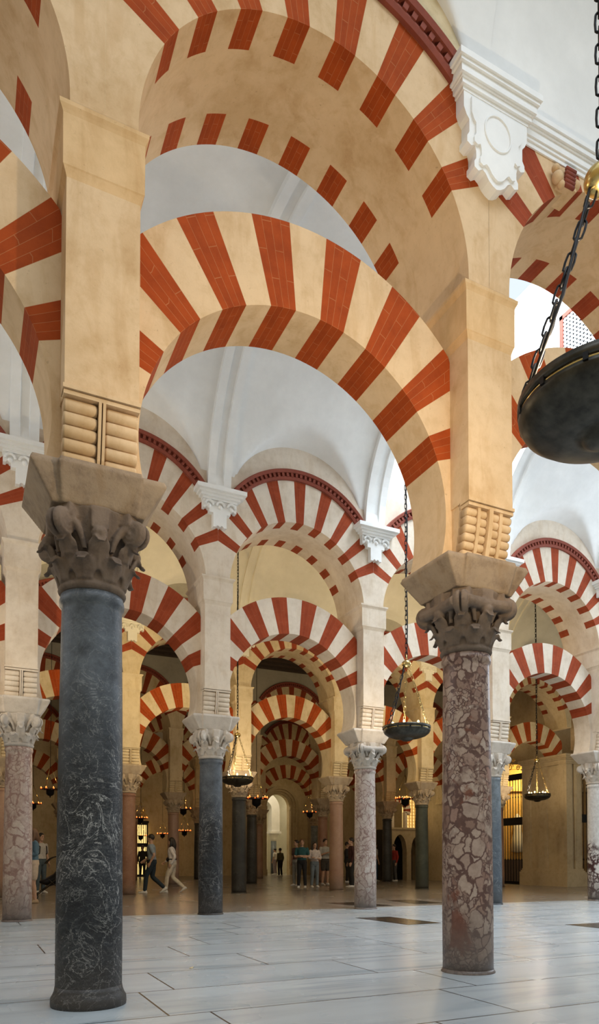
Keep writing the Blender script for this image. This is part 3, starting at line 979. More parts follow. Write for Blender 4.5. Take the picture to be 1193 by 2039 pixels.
HOOD0 = (5.75, 1.90); HOOD1 = (6.34, 1.49)
UP = {
 'near': upper_arch([M['tan'], M['red0'], M['ochre']], HOOD0, 8),
 'near_straight': upper_arch([M['tan'], M['red1'], M['white']], (5.75, 1.9), 8, straight=7.17),
 'cream': upper_arch([M['cream'], M['red1'], M['cream']], HOOD1, 9),
 'ochre': upper_arch([M['ochre'], M['red1'], M['grey_plaster']], HOOD1, 9),
}
HM0 = hood_mesh(HOOD0, 1.18, M['hood']); HM1 = hood_mesh(HOOD1, 1.27, M['hood'])
uplab = {
 (-1, 0): 'shaded brown and red upper arch at the top left edge',
 (0, 0): 'huge tan and orange upper arch across the top, red dentil moulding',
 (1, 0): 'upper arch at top right, below the straight white cornice',
 (-1, 1): 'cream and red upper arch glimpsed at the left edge, second arcade',
 (0, 1): 'cream and red upper arch just right of the big black column capital',
 (1, 1): 'cream and red upper arch with dentil moulding in the centre of the view',
 (2, 1): 'white and red upper arch mostly hidden behind the front right pier',
 (3, 1): 'cream and red upper arch with dentil moulding at right, below the white vault',
 (4, 1): 'upper arch of the second arcade beyond the right edge',
 (5, 2): 'upper arch of the third arcade above the chapel pier'}
for j in range(5):
    a, b = NC[j]
    for i in range(a, b + (1 if j >= 2 else 0)):
        lab = uplab.get((i, j)) or 'ochre and red upper arch, %s from the left in the %s arcade' % (ORD[i], ROWW[j])
        t = thing('upper_arch', lab, 'arch', (cx(i) + HB, ry(j), 0), 0, 'upper arches of the %s arcade' % ROWW[j])
        key = ('near' if i < 1 else 'near_straight') if j == 0 else ('cream' if j == 1 else 'ochre')
        link('voussoir_wall', UP[key], t)
        if key != 'near_straight':
            link('hood_moulding', HM0 if j == 0 else HM1, t)

# ------------------------------------------------------------------ plaster brackets carrying the ribs
def bracket_mesh(mat, y=-0.335):
    mb = MB()
    # scalloped body
    def outline(s):
        pts = [(0.30, 7.16), (0.30, 6.96)]
        def arc(cx_, cz_, r, a0, a1, n=6):
            return [(cx_ + r * math.cos(math.radians(a0 + (a1 - a0) * k / n)), cz_ + r * math.sin(math.radians(a0 + (a1 - a0) * k / n))) for k in range(n + 1)]
        pts += [(0.30, 6.93), (0.26, 6.93)] + arc(0.235, 6.93, 0.025, 0, 180, 5) + [(0.19, 6.93), (0.19, 6.87), (0.12, 6.87), (0.12, 6.63), (0.07, 6.63)] + arc(0.035, 6.63, 0.03, 0, 180, 5) + [(0.0, 6.63)]
        pts[-1] = (0.0, 6.645)
        return pts
    half = outline(1)
    poly = half + [(-x, z) for x, z in reversed(half[:-1])]
    mb.prism(poly, y - 0.10, y + 0.02)
    # scalloped raised arches
    for x in (-0.2, 0, 0.2):
        pts = [(x + 0.07 * math.cos(PI * k / 10), y - 0.115, 6.99 + 0.07 * math.sin(PI * k / 10)) for k in range(11)]
        mb.tube(pts, 0.022, 6)
        mb.ball((x, y - 0.10, 6.97), 0.038, 0, 10, 6)
    # cornice
    for e, z0_, z1_ in ((0.0, 7.08, 7.12), (0.04, 7.12, 7.16), (0.08, 7.16, 7.20), (0.13, 7.20, 7.27)):
        mb.box(-0.31 - e, 0.31 + e, y - 0.12 - e, y + 0.02, z0_, z1_)
    return mb.mesh('plaster_bracket', [mat])
BR1 = bracket_mesh(M['white']); BR2 = bracket_mesh(M['ivory'])
brl = {(0, 1): 'white scalloped bracket at the left edge, second arcade', (1, 1): 'white scalloped bracket above the dark blue-black column', (2, 1): 'white scalloped bracket above the pinkish white column', (3, 1): 'white bracket partly hidden right of the front right capital', (4, 1): 'white bracket at the right edge above the violet patched column',
       (1, 2): 'small ivory bracket seen through the arch right of the big black column', (2, 2): 'small ivory bracket just under the central white arch rim', (4, 2): 'small ivory bracket behind the hanging dish left of the red column'}
for j, (a, b) in ((1, (-1, 5)), (2, (0, 5))):
    for i in range(a, b + 1):
        o = link('plaster_bracket', BR1 if j == 1 else BR2, loc=(cx(i), ry(j), 0))
        tag(o, brl.get((i, j)) or 'scalloped plaster bracket of the %s arcade, %s' % (ROWW[j], 'beyond the left edge' if i < 0 else '%s from the left' % ORD[i]), 'bracket', 'brackets of the %s arcade' % ROWW[j])

# big baroque bracket on the front arcade
def big_bracket(mat):
    t = thing('plaster_bracket', 'large white baroque bracket with an oval plaque, top right', 'bracket', (cx(1), ry(0), 0), 0, 'brackets of the nearest arcade')
    y = -0.335; mb = MB()
    half = [(0.37, 7.02), (0.37, 6.86), (0.34, 6.80), (0.31, 6.77), (0.31, 6.66), (0.335, 6.62), (0.335, 6.57), (0.29, 6.55), (0.25, 6.57), (0.235, 6.52), (0.235, 6.46), (0.255, 6.43), (0.255, 6.38), (0.21, 6.36), (0.165, 6.39), (0.13, 6.37), (0.09, 6.32), (0.045, 6.29), (0.0, 6.275)]
    half = [(x * 0.90, 7.16 - (7.02 - z) * 0.95) for x, z in half]
    poly = half + [(-x, z) for x, z in reversed(half[:-1])]
    mb.prism(poly, y - 0.10, y + 0.02)
    inner = [(x * 0.80, 6.80 + (z - 6.80) * 0.84) for x, z in half]
    poly = inner + [(-x, z) for x, z in reversed(inner[:-1])]
    mb.prism(poly, y - 0.118, y - 0.09)
    mb.build('bracket_body', [mat], t)
    mb = MB()
    pts = [(0.135 * math.cos(2 * PI * k / 32), y - 0.12, 6.90 + 0.145 * math.sin(2 * PI * k / 32)) for k in range(32)]
    mb.tube(pts, 0.009, 6, closed=True)
    mb.build('oval_plaque', [mat], t)
    mb = MB()
    for e, z0_, z1_ in ((0.0, 7.14, 7.17), (0.02, 7.17, 7.21), (0.032, 7.21, 7.225), (0.05, 7.225, 7.29), (0.068, 7.29, 7.32), (0.085, 7.32, 7.37)):
        mb.box(-0.345 - e, 0.345 + e, y - 0.105 - e, y + 0.02, z0_, z1_)
    mb.build('bracket_cornice', [mat], t)
big_bracket(M['white'])
BR0 = bracket_mesh(M['white'])
for i in (-1, 0, 2):
    tag(link('plaster_bracket', BR0, loc=(cx(i), ry(0), 0)), {-1: 'white bracket of the nearest arcade beyond the left edge', 0: 'white bracket of the nearest arcade above the top of the view', 2: 'white bracket of the nearest arcade beyond the right edge'}[i], 'bracket', 'brackets of the nearest arcade')
# straight cornice
mb = MB()
for e, z0_, z1_ in ((0.012, 7.11, 7.15), (0.024, 7.15, 7.18), (0.036, 7.18, 7.24), (0.048, 7.24, 7.26), (0.066, 7.26, 7.31), (0.08, 7.31, 7.35)):
    mb.box(cx(1) + 0.34, cx(5), ry(0) - 0.335 - e, ry(0) - 0.30, z0_, z1_)
struct(mb.build('trim_2', [M['white']]), 'straight white cornice over the front arcade at top right')

# ------------------------------------------------------------------ shell of the hall
mb = MB()
XR = 30.0
for x0, x1, y0_, y1_ in ((-6, WX0 - 0.12, ry(0) + 0.6, ry(2)), (WX1 + 0.12, XR, ry(0) + 0.6, ry(2)), (WX0 - 0.12, WX1 + 0.12, YB + 0.15, ry(2)), (WX0 - 0.12, WX1 + 0.12, ry(0) + 0.6, YA - 0.15)):
    mb.box(x0, x1, y0_, y1_, 10.2, 10.35)
struct(mb.build('ceiling_roof', [M['grey_plaster']]), 'roof above the vaults')
for j in (2, 3, 4):
    y0_ = ry(j) + 0.70; y1_ = ry(j + 1) - 0.335
    mb = MB()
    mb.box(-6, XR, y0_ - 0.1, y1_ + 0.1, 8.62, 8.75)
    struct(mb.build('ceiling', [M['wood']]), 'dark wooden ceiling boards')
    mb = MB()
    for k in range(11):
        yb_ = y0_ + 0.15 + (y1_ - y0_ - 0.3) * k / 10
        mb.box(-5.8, XR - 0.2, yb_ - 0.11, yb_ + 0.11, 8.40, 8.63)
    struct(mb.build('trim_3', [M['wood']]), 'dark wooden ceiling beams')
mb = MB(); mb.box(-9, 30.3, -6.3, -6, 0, 9.0); struct(mb.build('wall_front', [M['ochre']]), 'unseen wall added behind the viewer to cut sky light')  # put in to block low sky light from behind the camera
mb = MB(); mb.box(-6.3, -6, -6, 49, 0, 10.3); struct(mb.build('wall_left', [M['ochre']]))
mb = MB(); mb.box(XR, XR + 0.3, -6, 49, 0, 10.3); struct(mb.build('wall_right', [M['ochre']]))

# far end wall with the moulded stone arch
EY = 39.3
EXC = 17.37
def wall_with_arch(mb, x0, x1, y0_, y1_, ztop, xc, hw, zs, mat=0, n=24):
    """wall slab with a round-headed opening"""
    mb.box(x0, xc - hw, y0_, y1_, 0, ztop, mat); mb.box(xc + hw, x1, y0_, y1_, 0, ztop, mat)
    for k in range(n):
        a0 = PI * k / n; a1 = PI * (k + 1) / n
        xa, xb = xc + hw * math.cos(a0), xc + hw * math.cos(a1); za, zb_ = zs + hw * math.sin(a0), zs + hw * math.sin(a1)
        for y in (y0_, y1_):
            mb.face([(xa, y, za), (xa, y, ztop), (xb, y, ztop), (xb, y, zb_)], mat)
        mb.face([(xa, y0_, za), (xb, y0_, zb_), (xb, y1_, zb_), (xa, y1_, za)], mat)
    mb.face([(xc - hw, y0_, ztop), (xc + hw, y0_, ztop), (xc + hw, y1_, ztop), (xc - hw, y1_, ztop)], mat)
mb = MB()
wall_with_arch(mb, -6, XR, EY, EY + 0.4, 8.8, EXC, 0.77, 4.2)
struct(mb.build('wall_back', [M['ochre']]), 'far wall of the hall')
t = thing('stone_archway', 'moulded stone archway at the far end, opening to a bright room', 'archway', (EXC, EY, 0))
for k, (r, w_, y) in enumerate(((0.80, 0.13, -0.12), (0.93, 0.13, -0.24), (1.06, 0.17, -0.38))):
    mb = MB(); secs = []
    for q in range(33):
        a = PI * q / 32
        secs.append([(rr * math.cos(a), yy, 4.2 + rr * math.sin(a)) for rr, yy in ((r, y), (r + w_, y), (r + w_, -0.001), (r, -0.001))])
    secs = [[(x, y_, 0) for x, y_, z in secs[0]]] + secs + [[(x, y_, 0) for x, y_, z in secs[-1]]]
    mb.loft(secs, 0, False)
    for s_ in (-1, 1):
        xa, xb = sorted((s_ * (r - 0.03), s_ * (r + w_ + 0.01)))
        mb.box(xa, xb, y - 0.04, -0.001, 4.02, 4.2)
        mb.box(xa, xb, y - 0.05, -0.001, 0, 0.35)
    mb.build('archivolt', [M['chapel_stone']], t)
# bright room beyond
mb = MB()
mb.box(15.0, 15.2, EY + 0.4, 48, 0, 7); mb.box(20.4, 20.6, EY + 0.4, 48, 0, 7)
mb.box(15.0, 20.6, 48, 48.2, 0, 7); mb.box(15, 20.6, EY + 0.4, 48.2, 7, 7.2)
struct(mb.build('wall_far_room', [M['ivory']]), 'pale walls of the room beyond the archway')
for k, xx in enumerate((17.15, 18.9)):
    t = thing('marble_column', 'green column with white capital in the bright room, %s' % ('left one' if k == 0 else 'right one'), 'column', (xx, 43.5, 0), 0, 'columns in the bright room')
    mb = MB(); mb.lathe([(0.2, 0), (0.19, 2.2)], 20); mb.build('shaft', [SH['grey_blue']], t)
    mb = MB(); mb.lathe([(0.19, 2.2), (0.23, 2.35), (0.24, 2.45), (0.33, 2.62), (0.36, 2.7)], 20); mb.box(-0.4, 0.4, -0.4, 0.4, 2.7, 2.85); mb.build('capital', [M['white']], t)
mb = MB(); secs = []
for q in range(25):
    a = PI * q / 24
    secs.append([(18.02 + r * math.cos(a), yy, 4.3 + r * math.sin(a)) for r, yy in ((0.62, 43.2), (1.2, 43.2), (1.2, 43.9), (0.62, 43.9))])
secs = [[(x, y_, 2.85) for x, y_, z in secs[0]]] + secs + [[(x, y_, 2.85) for x, y_, z in secs[-1]]]
mb.loft(secs, 0, False)
tag(mb.build('plaster_arch', [M['white']]), 'pale round arch seen inside the bright far room', 'arch')
light('far_room_light', 'AREA', (17.5, 42.0, 6.8), 170, (1.0, 0.88, 0.66), 3, 4)

# ------------------------------------------------------------------ chapel at the right
CXL = 18.98; CY0 = 18.0
t = thing('stone_chapel_pier', 'massive yellowish stone pier with pilasters and cornice at right', 'pier', (CXL, CY0, 0))
def chap_body(mb):
    mb.box(0.10, 1.25, 0.10, 2.15, 0.0, 4.5)
mb = MB(); mb.box(0.07, 0.74, 0.07, 2.15, 0.0, 4.6); mb.build('pier_core', [M['chapel_stone']], t)
for ya, yb in ((0.0, 0.34), (0.92, 1.36), (1.74, 2.15)):
    mb = MB(); mb.box(0.0, 0.09, ya + 0.002, yb, 0.6, 4.36)
    mb.box(-0.012, 0.1, ya + 0.10, yb - 0.10, 0.9, 4.1)
    mb.build('pilaster', [M['chapel_stone']], t)
mb = MB(); mb.box(0.006, 0.28, -0.008, 0.09, 0.6, 4.355); mb.box(0.40, 0.738, 0.0, 0.09, 0.6, 4.36); mb.box(0.46, 0.68, -0.015, 0.09, 0.9, 4.1)
mb.build('pilaster', [M['chapel_stone']], t)
mb = MB()
mb.box(-0.12, 0.84, -0.12, 2.20, 0, 0.50); mb.box(-0.07, 0.80, -0.07, 2.18, 0.5, 0.56); mb.box(-0.03, 0.77, -0.03, 2.16, 0.56, 0.62)
mb.build('plinth', [M['chapel_stone']], t)
mb = MB()
for e, a_, b_ in ((0.03, 4.32, 4.36), (0.0, 4.36, 4.48), (0.04, 4.48, 4.53), (0.08, 4.53, 4.58), (0.11, 4.58, 4.66)):
    mb.box(-e, 0.74 + e, -e, 2.15 + e, a_, b_)
mb.build('cornice', [M['chapel_stone']], t)
# chapel wall beyond the grille, and above it
for bx in ((CXL + 0.42, CXL + 0.8, 22.8, EY, 0, 8.6), (CXL + 0.42, CXL + 0.8, 19.3, 22.8, 5.6, 8.6),
           (19.75, XR, 18.12, 18.5, 4.9, 8.6), (22.75, XR, 18.12, 18.5, 0, 4.9), (19.8, XR, 26.0, 26.3, 0, 8.6)):
    mb = MB(); mb.box(*bx)
    struct(mb.build('wall_chapel', [M['chapel_stone']]), 'stone wall of the side chapel')
def grille(name, label, loc, rotz, width, height, nb):
    t = thing(name, label, 'grille', loc, rotz, 'iron chapel grilles')
    mb = MB(); mb.box(0, 0.07, -0.04, 0.04, 0, height); mb.box(width - 0.07, width, -0.04, 0.04, 0, height)
    mb.box(0, width, -0.05, 0.05, 0.0, 0.12); mb.box(0, width, -0.05, 0.05, height - 0.12, height); mb.box(0, width, -0.06, 0.06, height * 0.55, height * 0.62)
    mb.box(-0.03, width + 0.03, -0.10, 0.10, height - 0.02, height + 0.10)
    mb.build('grille_frame', [M['iron']], t)
    for k in range(nb):
        x = 0.07 + (width - 0.14) * (k + 0.5) / nb
        mb = MB(); mb.lathe([(0.014, 0.1), (0.014, 0.9), (0.028, 0.95), (0.014, 1.0), (0.014, height * 0.55)], 8, c=(x, 0, 0))
        mb.lathe([(0.014, height * 0.62), (0.014, height * 0.8), (0.026, height * 0.81), (0.014, height * 0.82), (0.014, height - 0.1)], 8, c=(x, 0, 0))
        mb.build('bar', [M['iron']], t)
    mb = MB()
    for s_ in (-1, 1):
        for cxx, czz, r in ((0.25, 0.32, 0.16), (0.52, 0.24, 0.11), (0.14, 0.68, 0.10), (0.36, 0.55, 0.08)):
            pts = []
            for k in range(26):
                a = k / 25 * 1.6 * 2 * PI; rr = r * (1 - 0.75 * k / 25)
                pts.append((width / 2 + s_ * (cxx * width / 1.6) + s_ * rr * math.cos(a), 0, height + 0.1 + czz + rr * math.sin(a)))
            mb.tube(pts, 0.016, 6)
    mb.tube([(width / 2, 0, height + 0.08), (width / 2, 0, height + 1.1)], 0.02, 6)
    mb.ball((width / 2, 0, height + 0.55), 0.09)
    mb.build('scroll_crest', [M['gold']], t)
    return t
grille('iron_grille', 'tall black iron chapel grille with gilded crest, right of the centre', (CXL + 0.28, 20.2, 0), PI / 2, 2.55, 4.15, 16)
grille('iron_grille', 'iron chapel grille glimpsed left of the violet patched column at the right edge', (19.78, 18.3, 0), 0, 2.9, 4.15, 16)
# gilded altarpiece behind the grille
t = thing('gilded_altarpiece', 'gilded altarpiece glowing behind the black iron grille', 'altarpiece', (22.5, 24.2, 0), math.radians(-42))
mb = MB(); mb.box(-1.5, 1.5, -0.1, 0.3, 0.9, 5.2); mb.build('panel', [M['gold']], t)
mb = MB()
for x in (-1.4, -0.75, 0.75, 1.4):
    mb.lathe([(0.10, 1.0), (0.12, 1.1), (0.085, 1.2), (0.08, 3.8), (0.13, 4.0)], 14, c=(x, -0.25, 0))
mb.build('colonnette', [M['gold']], t)
mb = MB(); mb.box(-1.7, 1.7, -0.4, 0.3, 4.0, 4.3); mb.box(-1.6, 1.6, -0.35, 0.3, 5.0, 5.2); mb.build('entablature', [M['gold']], t)
mb = MB(); mb.lathe([(0.05, 1.25), (0.32, 1.3), (0.24, 1.9), (0.17, 2.3), (0.20, 2.5), (0.09, 2.7), (0.15, 2.85), (0.03, 3.0)], 16, c=(0, -0.35, 0)); mb.build('statue', [M['ivory']], t)
mb = MB(); mb.box(-1.2, 1.2, -0.9, -0.1, 0, 0.95); mb.build('altar_table', [M['wood']], t)
light('chapel_light', 'POINT', (21.4, 22.6, 4.6), 190, (1.0, 0.72, 0.32), 0.3)
light('chapel_light', 'POINT', (22.6, 20.4, 4.6), 120, (1.0, 0.8, 0.5), 0.3)

# low wall with two black pointed doorways
mb = MB()
LWY = 27.0
def pointed(mb, x0, x1, doors, z1, y0_, y1_, mat=0):
    xs = x0
    for (a, b_, zs, zp) in doors:
        mb.box(xs, a, y0_, y1_, 0, z1, mat)
        c_ = (a + b_) / 2; hw = (b_ - a) / 2; n = 12
        pr = [(a + (b_ - a) * k / n) for k in range(n + 1)]
        def zf(x): return zs + (zp - zs) * math.sqrt(max(0, 1 - abs((x - c_) / hw) ** 1.7))
        for k in range(n):
            xa, xb = pr[k], pr[k + 1]
            for y in (y0_, y1_): mb.face([(xa, y, zf(xa)), (xb, y, zf(xb)), (xb, y, z1), (xa, y, z1)], mat)
            mb.face([(xa, y0_, zf(xa)), (xb, y0_, zf(xb)), (xb, y1_, zf(xb)), (xa, y1_, zf(xa))], mat)
            mb.face([(xa, y0_, z1), (xb, y0_, z1), (xb, y1_, z1), (xa, y1_, z1)], mat)
        xs = b_
    mb.box(xs, x1, y0_, y1_, 0, z1, mat)
pointed(mb, 17.4, 19.39, [(17.69, 18.43, 1.40, 2.10), (18.68, 19.22, 1.35, 2.0)], 2.35, LWY, LWY + 0.35)
mb.box(17.36, 19.39, LWY - 0.06, LWY + 0.4, 2.33, 2.42)
struct(mb.build('wall_low', [M['chapel_stone']]), 'low stone wall with two dark pointed doorways')
mb = MB(); mb.box(17.45, 19.35, LWY + 0.9, LWY + 1.0, 0, 2.35); mb.box(17.45, 19.35, LWY + 0.35, LWY + 1.0, 2.30, 2.33); mb.box(17.42, 17.5, LWY + 0.35, LWY + 1.0, 0, 2.33)  # black panels paint in the shade seen through the doorways
struct(mb.build('wall_passage_shade', [M['iron']]), 'black panels standing in for the shade behind the doorways')
# gilded lattice screens above
def lattice(label, loc, wd, ht):
    t = thing('lattice_screen', label, 'screen', loc, 0, 'backlit lattice screens')
    mb = MB(); mb.box(0, wd, 0.1, 0.12, 0, ht)
    mb.build('backlight', [M['lit']], t)
    mb = MB(); n = int(wd / 0.14); m = int(ht / 0.14)
    for k in range(n + 1):
        mb.box(wd * k / n - 0.012, wd * k / n + 0.012, -0.02, 0.02, 0, ht)
    for k in range(m + 1):
        mb.box(0, wd, -0.02, 0.02, ht * k / m - 0.012, ht * k / m + 0.012)
    for a in range(n):
        for b_ in range(m):
            mb.tube([(wd * (a + .5) / n + 0.045 * math.cos(2 * PI * q / 8), 0, ht * (b_ + .5) / m + 0.045 * math.sin(2 * PI * q / 8)) for q in range(8)], 0.008, 4, closed=True)
    mb.build('lattice', [M['gold']], t)
M['lit'] = flat('lit_panel', (1, 0.85, 0.5), 0.6, emit=(1.0, 0.72, 0.25), es=1.1)
lattice('gold backlit lattice screen above the low wall, left of the dark green column', (18.55, LWY + 0.42, 2.43), 0.80, 1.5)
lattice('narrow gold backlit lattice screen at the left end of the low wall', (17.5, LWY + 0.42, 2.43), 0.40, 1.2)
mb = arch_mesh('a', None, 0.34, 3.25, lambda a: 0.62, 0, 0.2, -20, 200, 7, (90 - 15 * 6.5, 0, 30, 15))
mb.box(-0.5, -0.3, 0, 0.2, 2.43, 3.15); mb.box(0.3, 0.42, 0, 0.2, 2.43, 3.15)
tag(mb.build('striped_arch', [M['cream'], M['red1']], None, (18.15, LWY + 0.16, 2.42)), 'small red and cream lobed arch between the two gold lattice screens', 'arch').location.z = 0.0
light('screen_light', 'POINT', (18.2, 26.2, 3.4), 14, (1, 0.8, 0.45), 0.3)
# another grille glowing behind, far left
t = grille('iron_grille', 'dark grille with yellow light behind it, beyond the reddish brown column', (8.5, 38.9, 0), 0, 0.75, 3.0, 5)
mb = MB(); mb.box(0.02, 0.73, 0, 0.03, 0.0, 2.9)
tag(mb.build('lit_opening', [M['lit']], None, (8.5, 39.1, 0)), 'yellow lit opening behind the far left grille', 'opening')

# ------------------------------------------------------------------ lattice window in the roof light
t = thing('lattice_window', 'white pierced lattice window with a red frame, above the big bronze dish', 'window', (WX1 - 0.02, 8.62, 9.72))
mb = MB()
mb.box(-0.05, 0.03, -0.95, -0.87, 0, 1.5); mb.box(-0.05, 0.03, 0.87, 0.95, 0, 1.5); mb.box(-0.05, 0.03, -0.95, 0.95, 0, 0.08); mb.box(-0.05, 0.03, -0.95, 0.95, 1.42, 1.5)
mb.build('window_frame', [M['hood']], t)
mb = MB(); n = 22; m = 18
for a in range(n + 1):
    y = -0.87 + 1.74 * a / n; mb.box(-0.03, 0.0, y - 0.02, y + 0.02, 0.08, 1.42)
for b_ in range(m + 1):
    z = 0.08 + 1.34 * b_ / m; mb.box(-0.03, 0.0, -0.87, 0.87, z - 0.018, z + 0.018)
mb.build('lattice', [M['white']], t)
mb = MB(); mb.box(0.005, 0.012, -0.87, 0.87, 0.08, 1.42); mb.build('dark_backing', [M['slab']], t)

# ------------------------------------------------------------------ dark tomb slabs in the floor
for k, (pts, lab) in enumerate([
    (((5.75, 9.89), (6.38, 9.85), (6.46, 8.56), (5.83, 8.52)), 'black tomb slab with faint lettering, left of the red mottled column foot'),
    (((7.15, 13.6), (7.83, 13.55), (8.0, 12.2), (7.30, 12.2)), 'black tomb slab crossing behind the pinkish white column foot'),
    (((8.86, 13.83), (9.5, 13.8), (9.5, 12.45), (8.70, 12.4)), 'black tomb slab beyond, just right of the pinkish white column'),
    (((7.92, 7.56), (8.66, 7.55), (8.66, 6.3), (7.95, 6.3)), 'dark tomb slab at the right edge of the floor')]):
    mb = MB(); n = 4
    mb.loft([[(x, y, -0.02) for x, y in pts], [(x, y, 0.003) for x, y in pts]], 0, False)
    if k == 0:
        for q in range(5):
            for c_ in range(9):
                x = 5.92 + c_ * 0.045 + (0.01 if q % 2 else 0); y = 9.5 - q * 0.16
                if (c_ + q * 2) % 4 != 3: mb.box(x, x + 0.022, y, y + 0.05, 0.003, 0.0042, 1)
    tag(mb.build('tomb_slab', [M['slab'], M['brass']]), lab, 'slab', 'tomb slabs')
# fallen leaf scrap
mb = MB(); mb.loft([[(0, 0, 0), (0.03, 0.015, 0.0), (0.05, 0.05, 0.004), (0.01, 0.04, 0.0)], [(0, 0, 0.008), (0.03, 0.015, 0.006), (0.05, 0.05, 0.012), (0.01, 0.04, 0.008)]])
o = mb.build('dry_leaf', [M['dryleaf'] if 'dryleaf' in M else M['ochre']], None, (1.78, 5.92, 0.0))
tag(o, 'small dry brown leaf scrap on the marble floor near the front', 'leaf')

# carved keystone on the right front arch
mb = MB()
mb.box(-0.10, 0.10, -0.40, -0.2, 6.86, 7.02)
for q in range(5):
    mb.tube([(-0.05, -0.405 - 0.006 * q, 6.87 + 0.03 * q), (0.06, -0.405 - 0.006 * q, 6.87 + 0.03 * q)], 0.018, 8, 1)
for dx, dz, r in ((-0.11, 6.92, 0.05), (-0.13, 6.99, 0.035), (0.10, 6.93, 0.045), (-0.07, 6.87, 0.035)):
    mb.ball((dx, -0.385, dz), r, 0)
tag(mb.build('carved_keystone', [M['tan'], M['hood']], None, (4.72, ry(0), 0)), 'small weathered carved corbel under the straight cornice, top right', 'corbel')

# ------------------------------------------------------------------ lamps
def chain(mb, p, q, L=0.075, wdt=0.017, r=0.0055, mat=0):
    p = Vector(p); q = Vector(q); d = q - p; n = max(1, int(d.length / (L * 0.78)))
    t = d.normalized(); u = t.orthogonal().normalized(); v = t.cross(u)
    for k in range(n):
        c = p + d * (k + 0.5) / n
        a = u if k % 2 else v
        pts = []
        for j in range(12):
            th = 2 * PI * j / 12
            sx = math.cos(th); sz = math.sin(th)
            pts.append(c + a * (wdt * sx) + t * ((L / 2 - wdt) * (1 if sz > 0.01 else (-1 if sz < -0.01 else 0)) + wdt * sz))
        mb.tube(pts, r, 5, mat, closed=True)
R_ = 0.415
def dish_meshes():
    mb = MB()
    prof = [(R_ * 0.93, 0.0), (R_, 0.0), (R_, -0.045), (R_ * 0.955, -0.05), (R_ * 0.955, -0.004)]
    mb.lathe(prof + [prof[0]], 64, cap=False)
    rim = mb.mesh('rim', [M['bronze']])
    mb = MB()
    mb.lathe([(R_ * 0.93, -0.07), (R_ * 0.99, -0.066), (R_ * 0.985, -0.085), (R_ * 0.93, -0.125), (R_ * 0.80, -0.165), (R_ * 0.60, -0.195), (R_ * 0.36, -0.212), (R_ * 0.27, -0.214), (R_ * 0.25, -0.232), (R_ * 0.17, -0.252), (0.012, -0.26), (0.002, -0.26)], 64, cap=False)
    mb.lathe([(R_ * 0.93, -0.07), (R_ * 0.78, -0.15), (R_ * 0.3, -0.19), (0.002, -0.195)], 64, cap=False)
    bowl = mb.mesh('bowl', [M['bronze']])
    mb = MB()
    pts = [(R_ * 0.965 * math.cos(2 * PI * k / 64), R_ * 0.965 * math.sin(2 * PI * k / 64), -0.058) for k in range(64)]
    mb.tube(pts, 0.0085, 6, closed=True)
    ringm = mb.mesh('brass_ring', [M['brass']])
    HZ = 1.10
    mb = MB()
    for k in range(3):
        a = 2 * PI * k / 3 + 0.5
        if k == 1: continue
        chain(mb, (R_ * 0.93 * math.cos(a), R_ * 0.93 * math.sin(a), 0.0), (0.04 * math.cos(a), 0.04 * math.sin(a), HZ - 0.05), 0.105, 0.019, 0.0055, 0)
    sus = mb.mesh('suspension_chain', [M['brass_dark']])
    mb = MB(); a = 2 * PI / 3 + 0.5
    chain(mb, (R_ * 0.93 * math.cos(a), R_ * 0.93 * math.sin(a), 0.0), (0.04 * math.cos(a), 0.04 * math.sin(a), HZ - 0.05), 0.105, 0.022, 0.0065, 0)
    sus2 = mb.mesh('suspension_chain', [M['iron']])
    mb = MB(); mb.ball((0, 0, HZ), 0.085, 0, 24, 14, sz=0.8); mb.tube([(0, 0, HZ + 0.05), (0, 0, HZ + 0.16)], 0.012)
    ball = mb.mesh('canopy_ball', [M['brass']])
    mb = MB()
    for k in range(6):
        a = 2 * PI * k / 6 + 0.2
        mb.lathe([(0.012, -0.15), (0.012, -0.02), (0.02, 0.0), (0.02, 0.06), (0.006, 0.075)], 8, c=(R_ * 0.62 * math.cos(a), R_ * 0.62 * math.sin(a), 0))
    bulbs = mb.mesh('bulb', [M['glow']])
    return rim, bowl, ringm, sus, sus2, ball, bulbs
M['brass_dark'] = flat('aged_brass', (0.34, 0.25, 0.10), 0.3, 1.0, var=0.5)
DM = dish_meshes()
STUD = MB().box(-0.010, 0.016, -0.012, 0.012, -0.018, 0.018).mesh('rim_stud', [M['iron']])
def vault_z(y):
    for ya, yb, z0, b_ in ((-1.6, ry(0) - 0.33, 7.30, 2.9), (YA, YB, VZ, VB), (YA2, YB2, VZ, VB)):
        if ya < y < yb:
            c_ = ((ya + yb) / 2 - y) / ((yb - ya) / 2)
            return z0 + b_ * math.sqrt(max(0, 1 - c_ * c_))
    return 8.6
def hanging(t, loc, HZ=1.10):
    top = vault_z(loc[1]) - loc[2] - 0.01
    mb = MB(); chain(mb, (0, 0, HZ + 0.12), (0, 0, top), 0.105, 0.02, 0.0065, 0)
    mb.lathe([(0.05, -0.05), (0.07, -0.02), (0.07, 0.03)], 16, c=(0, 0, top))
    mb.build('ceiling_chain', [M['iron']], t)
    mb = MB(); a = 2.75
    pts = [(0.035 + 0.008 * math.sin(k * 1.3), 0.01 * math.cos(k * 0.9), top + (HZ + 0.1 - top) * k / 20) for k in range(21)]
    pts += [(0.06 * math.cos(a), 0.06 * math.sin(a), HZ - 0.05), (R_ * 0.5 * math.cos(a), R_ * 0.5 * math.sin(a), HZ * 0.45), (R_ * 0.93 * math.cos(a), R_ * 0.93 * math.sin(a), 0.0)]
    mb.tube(pts, 0.009, 6)
    mb.build('power_cable', [M['iron']], t)
DISH_COL = (1.0, 0.80, 0.54)
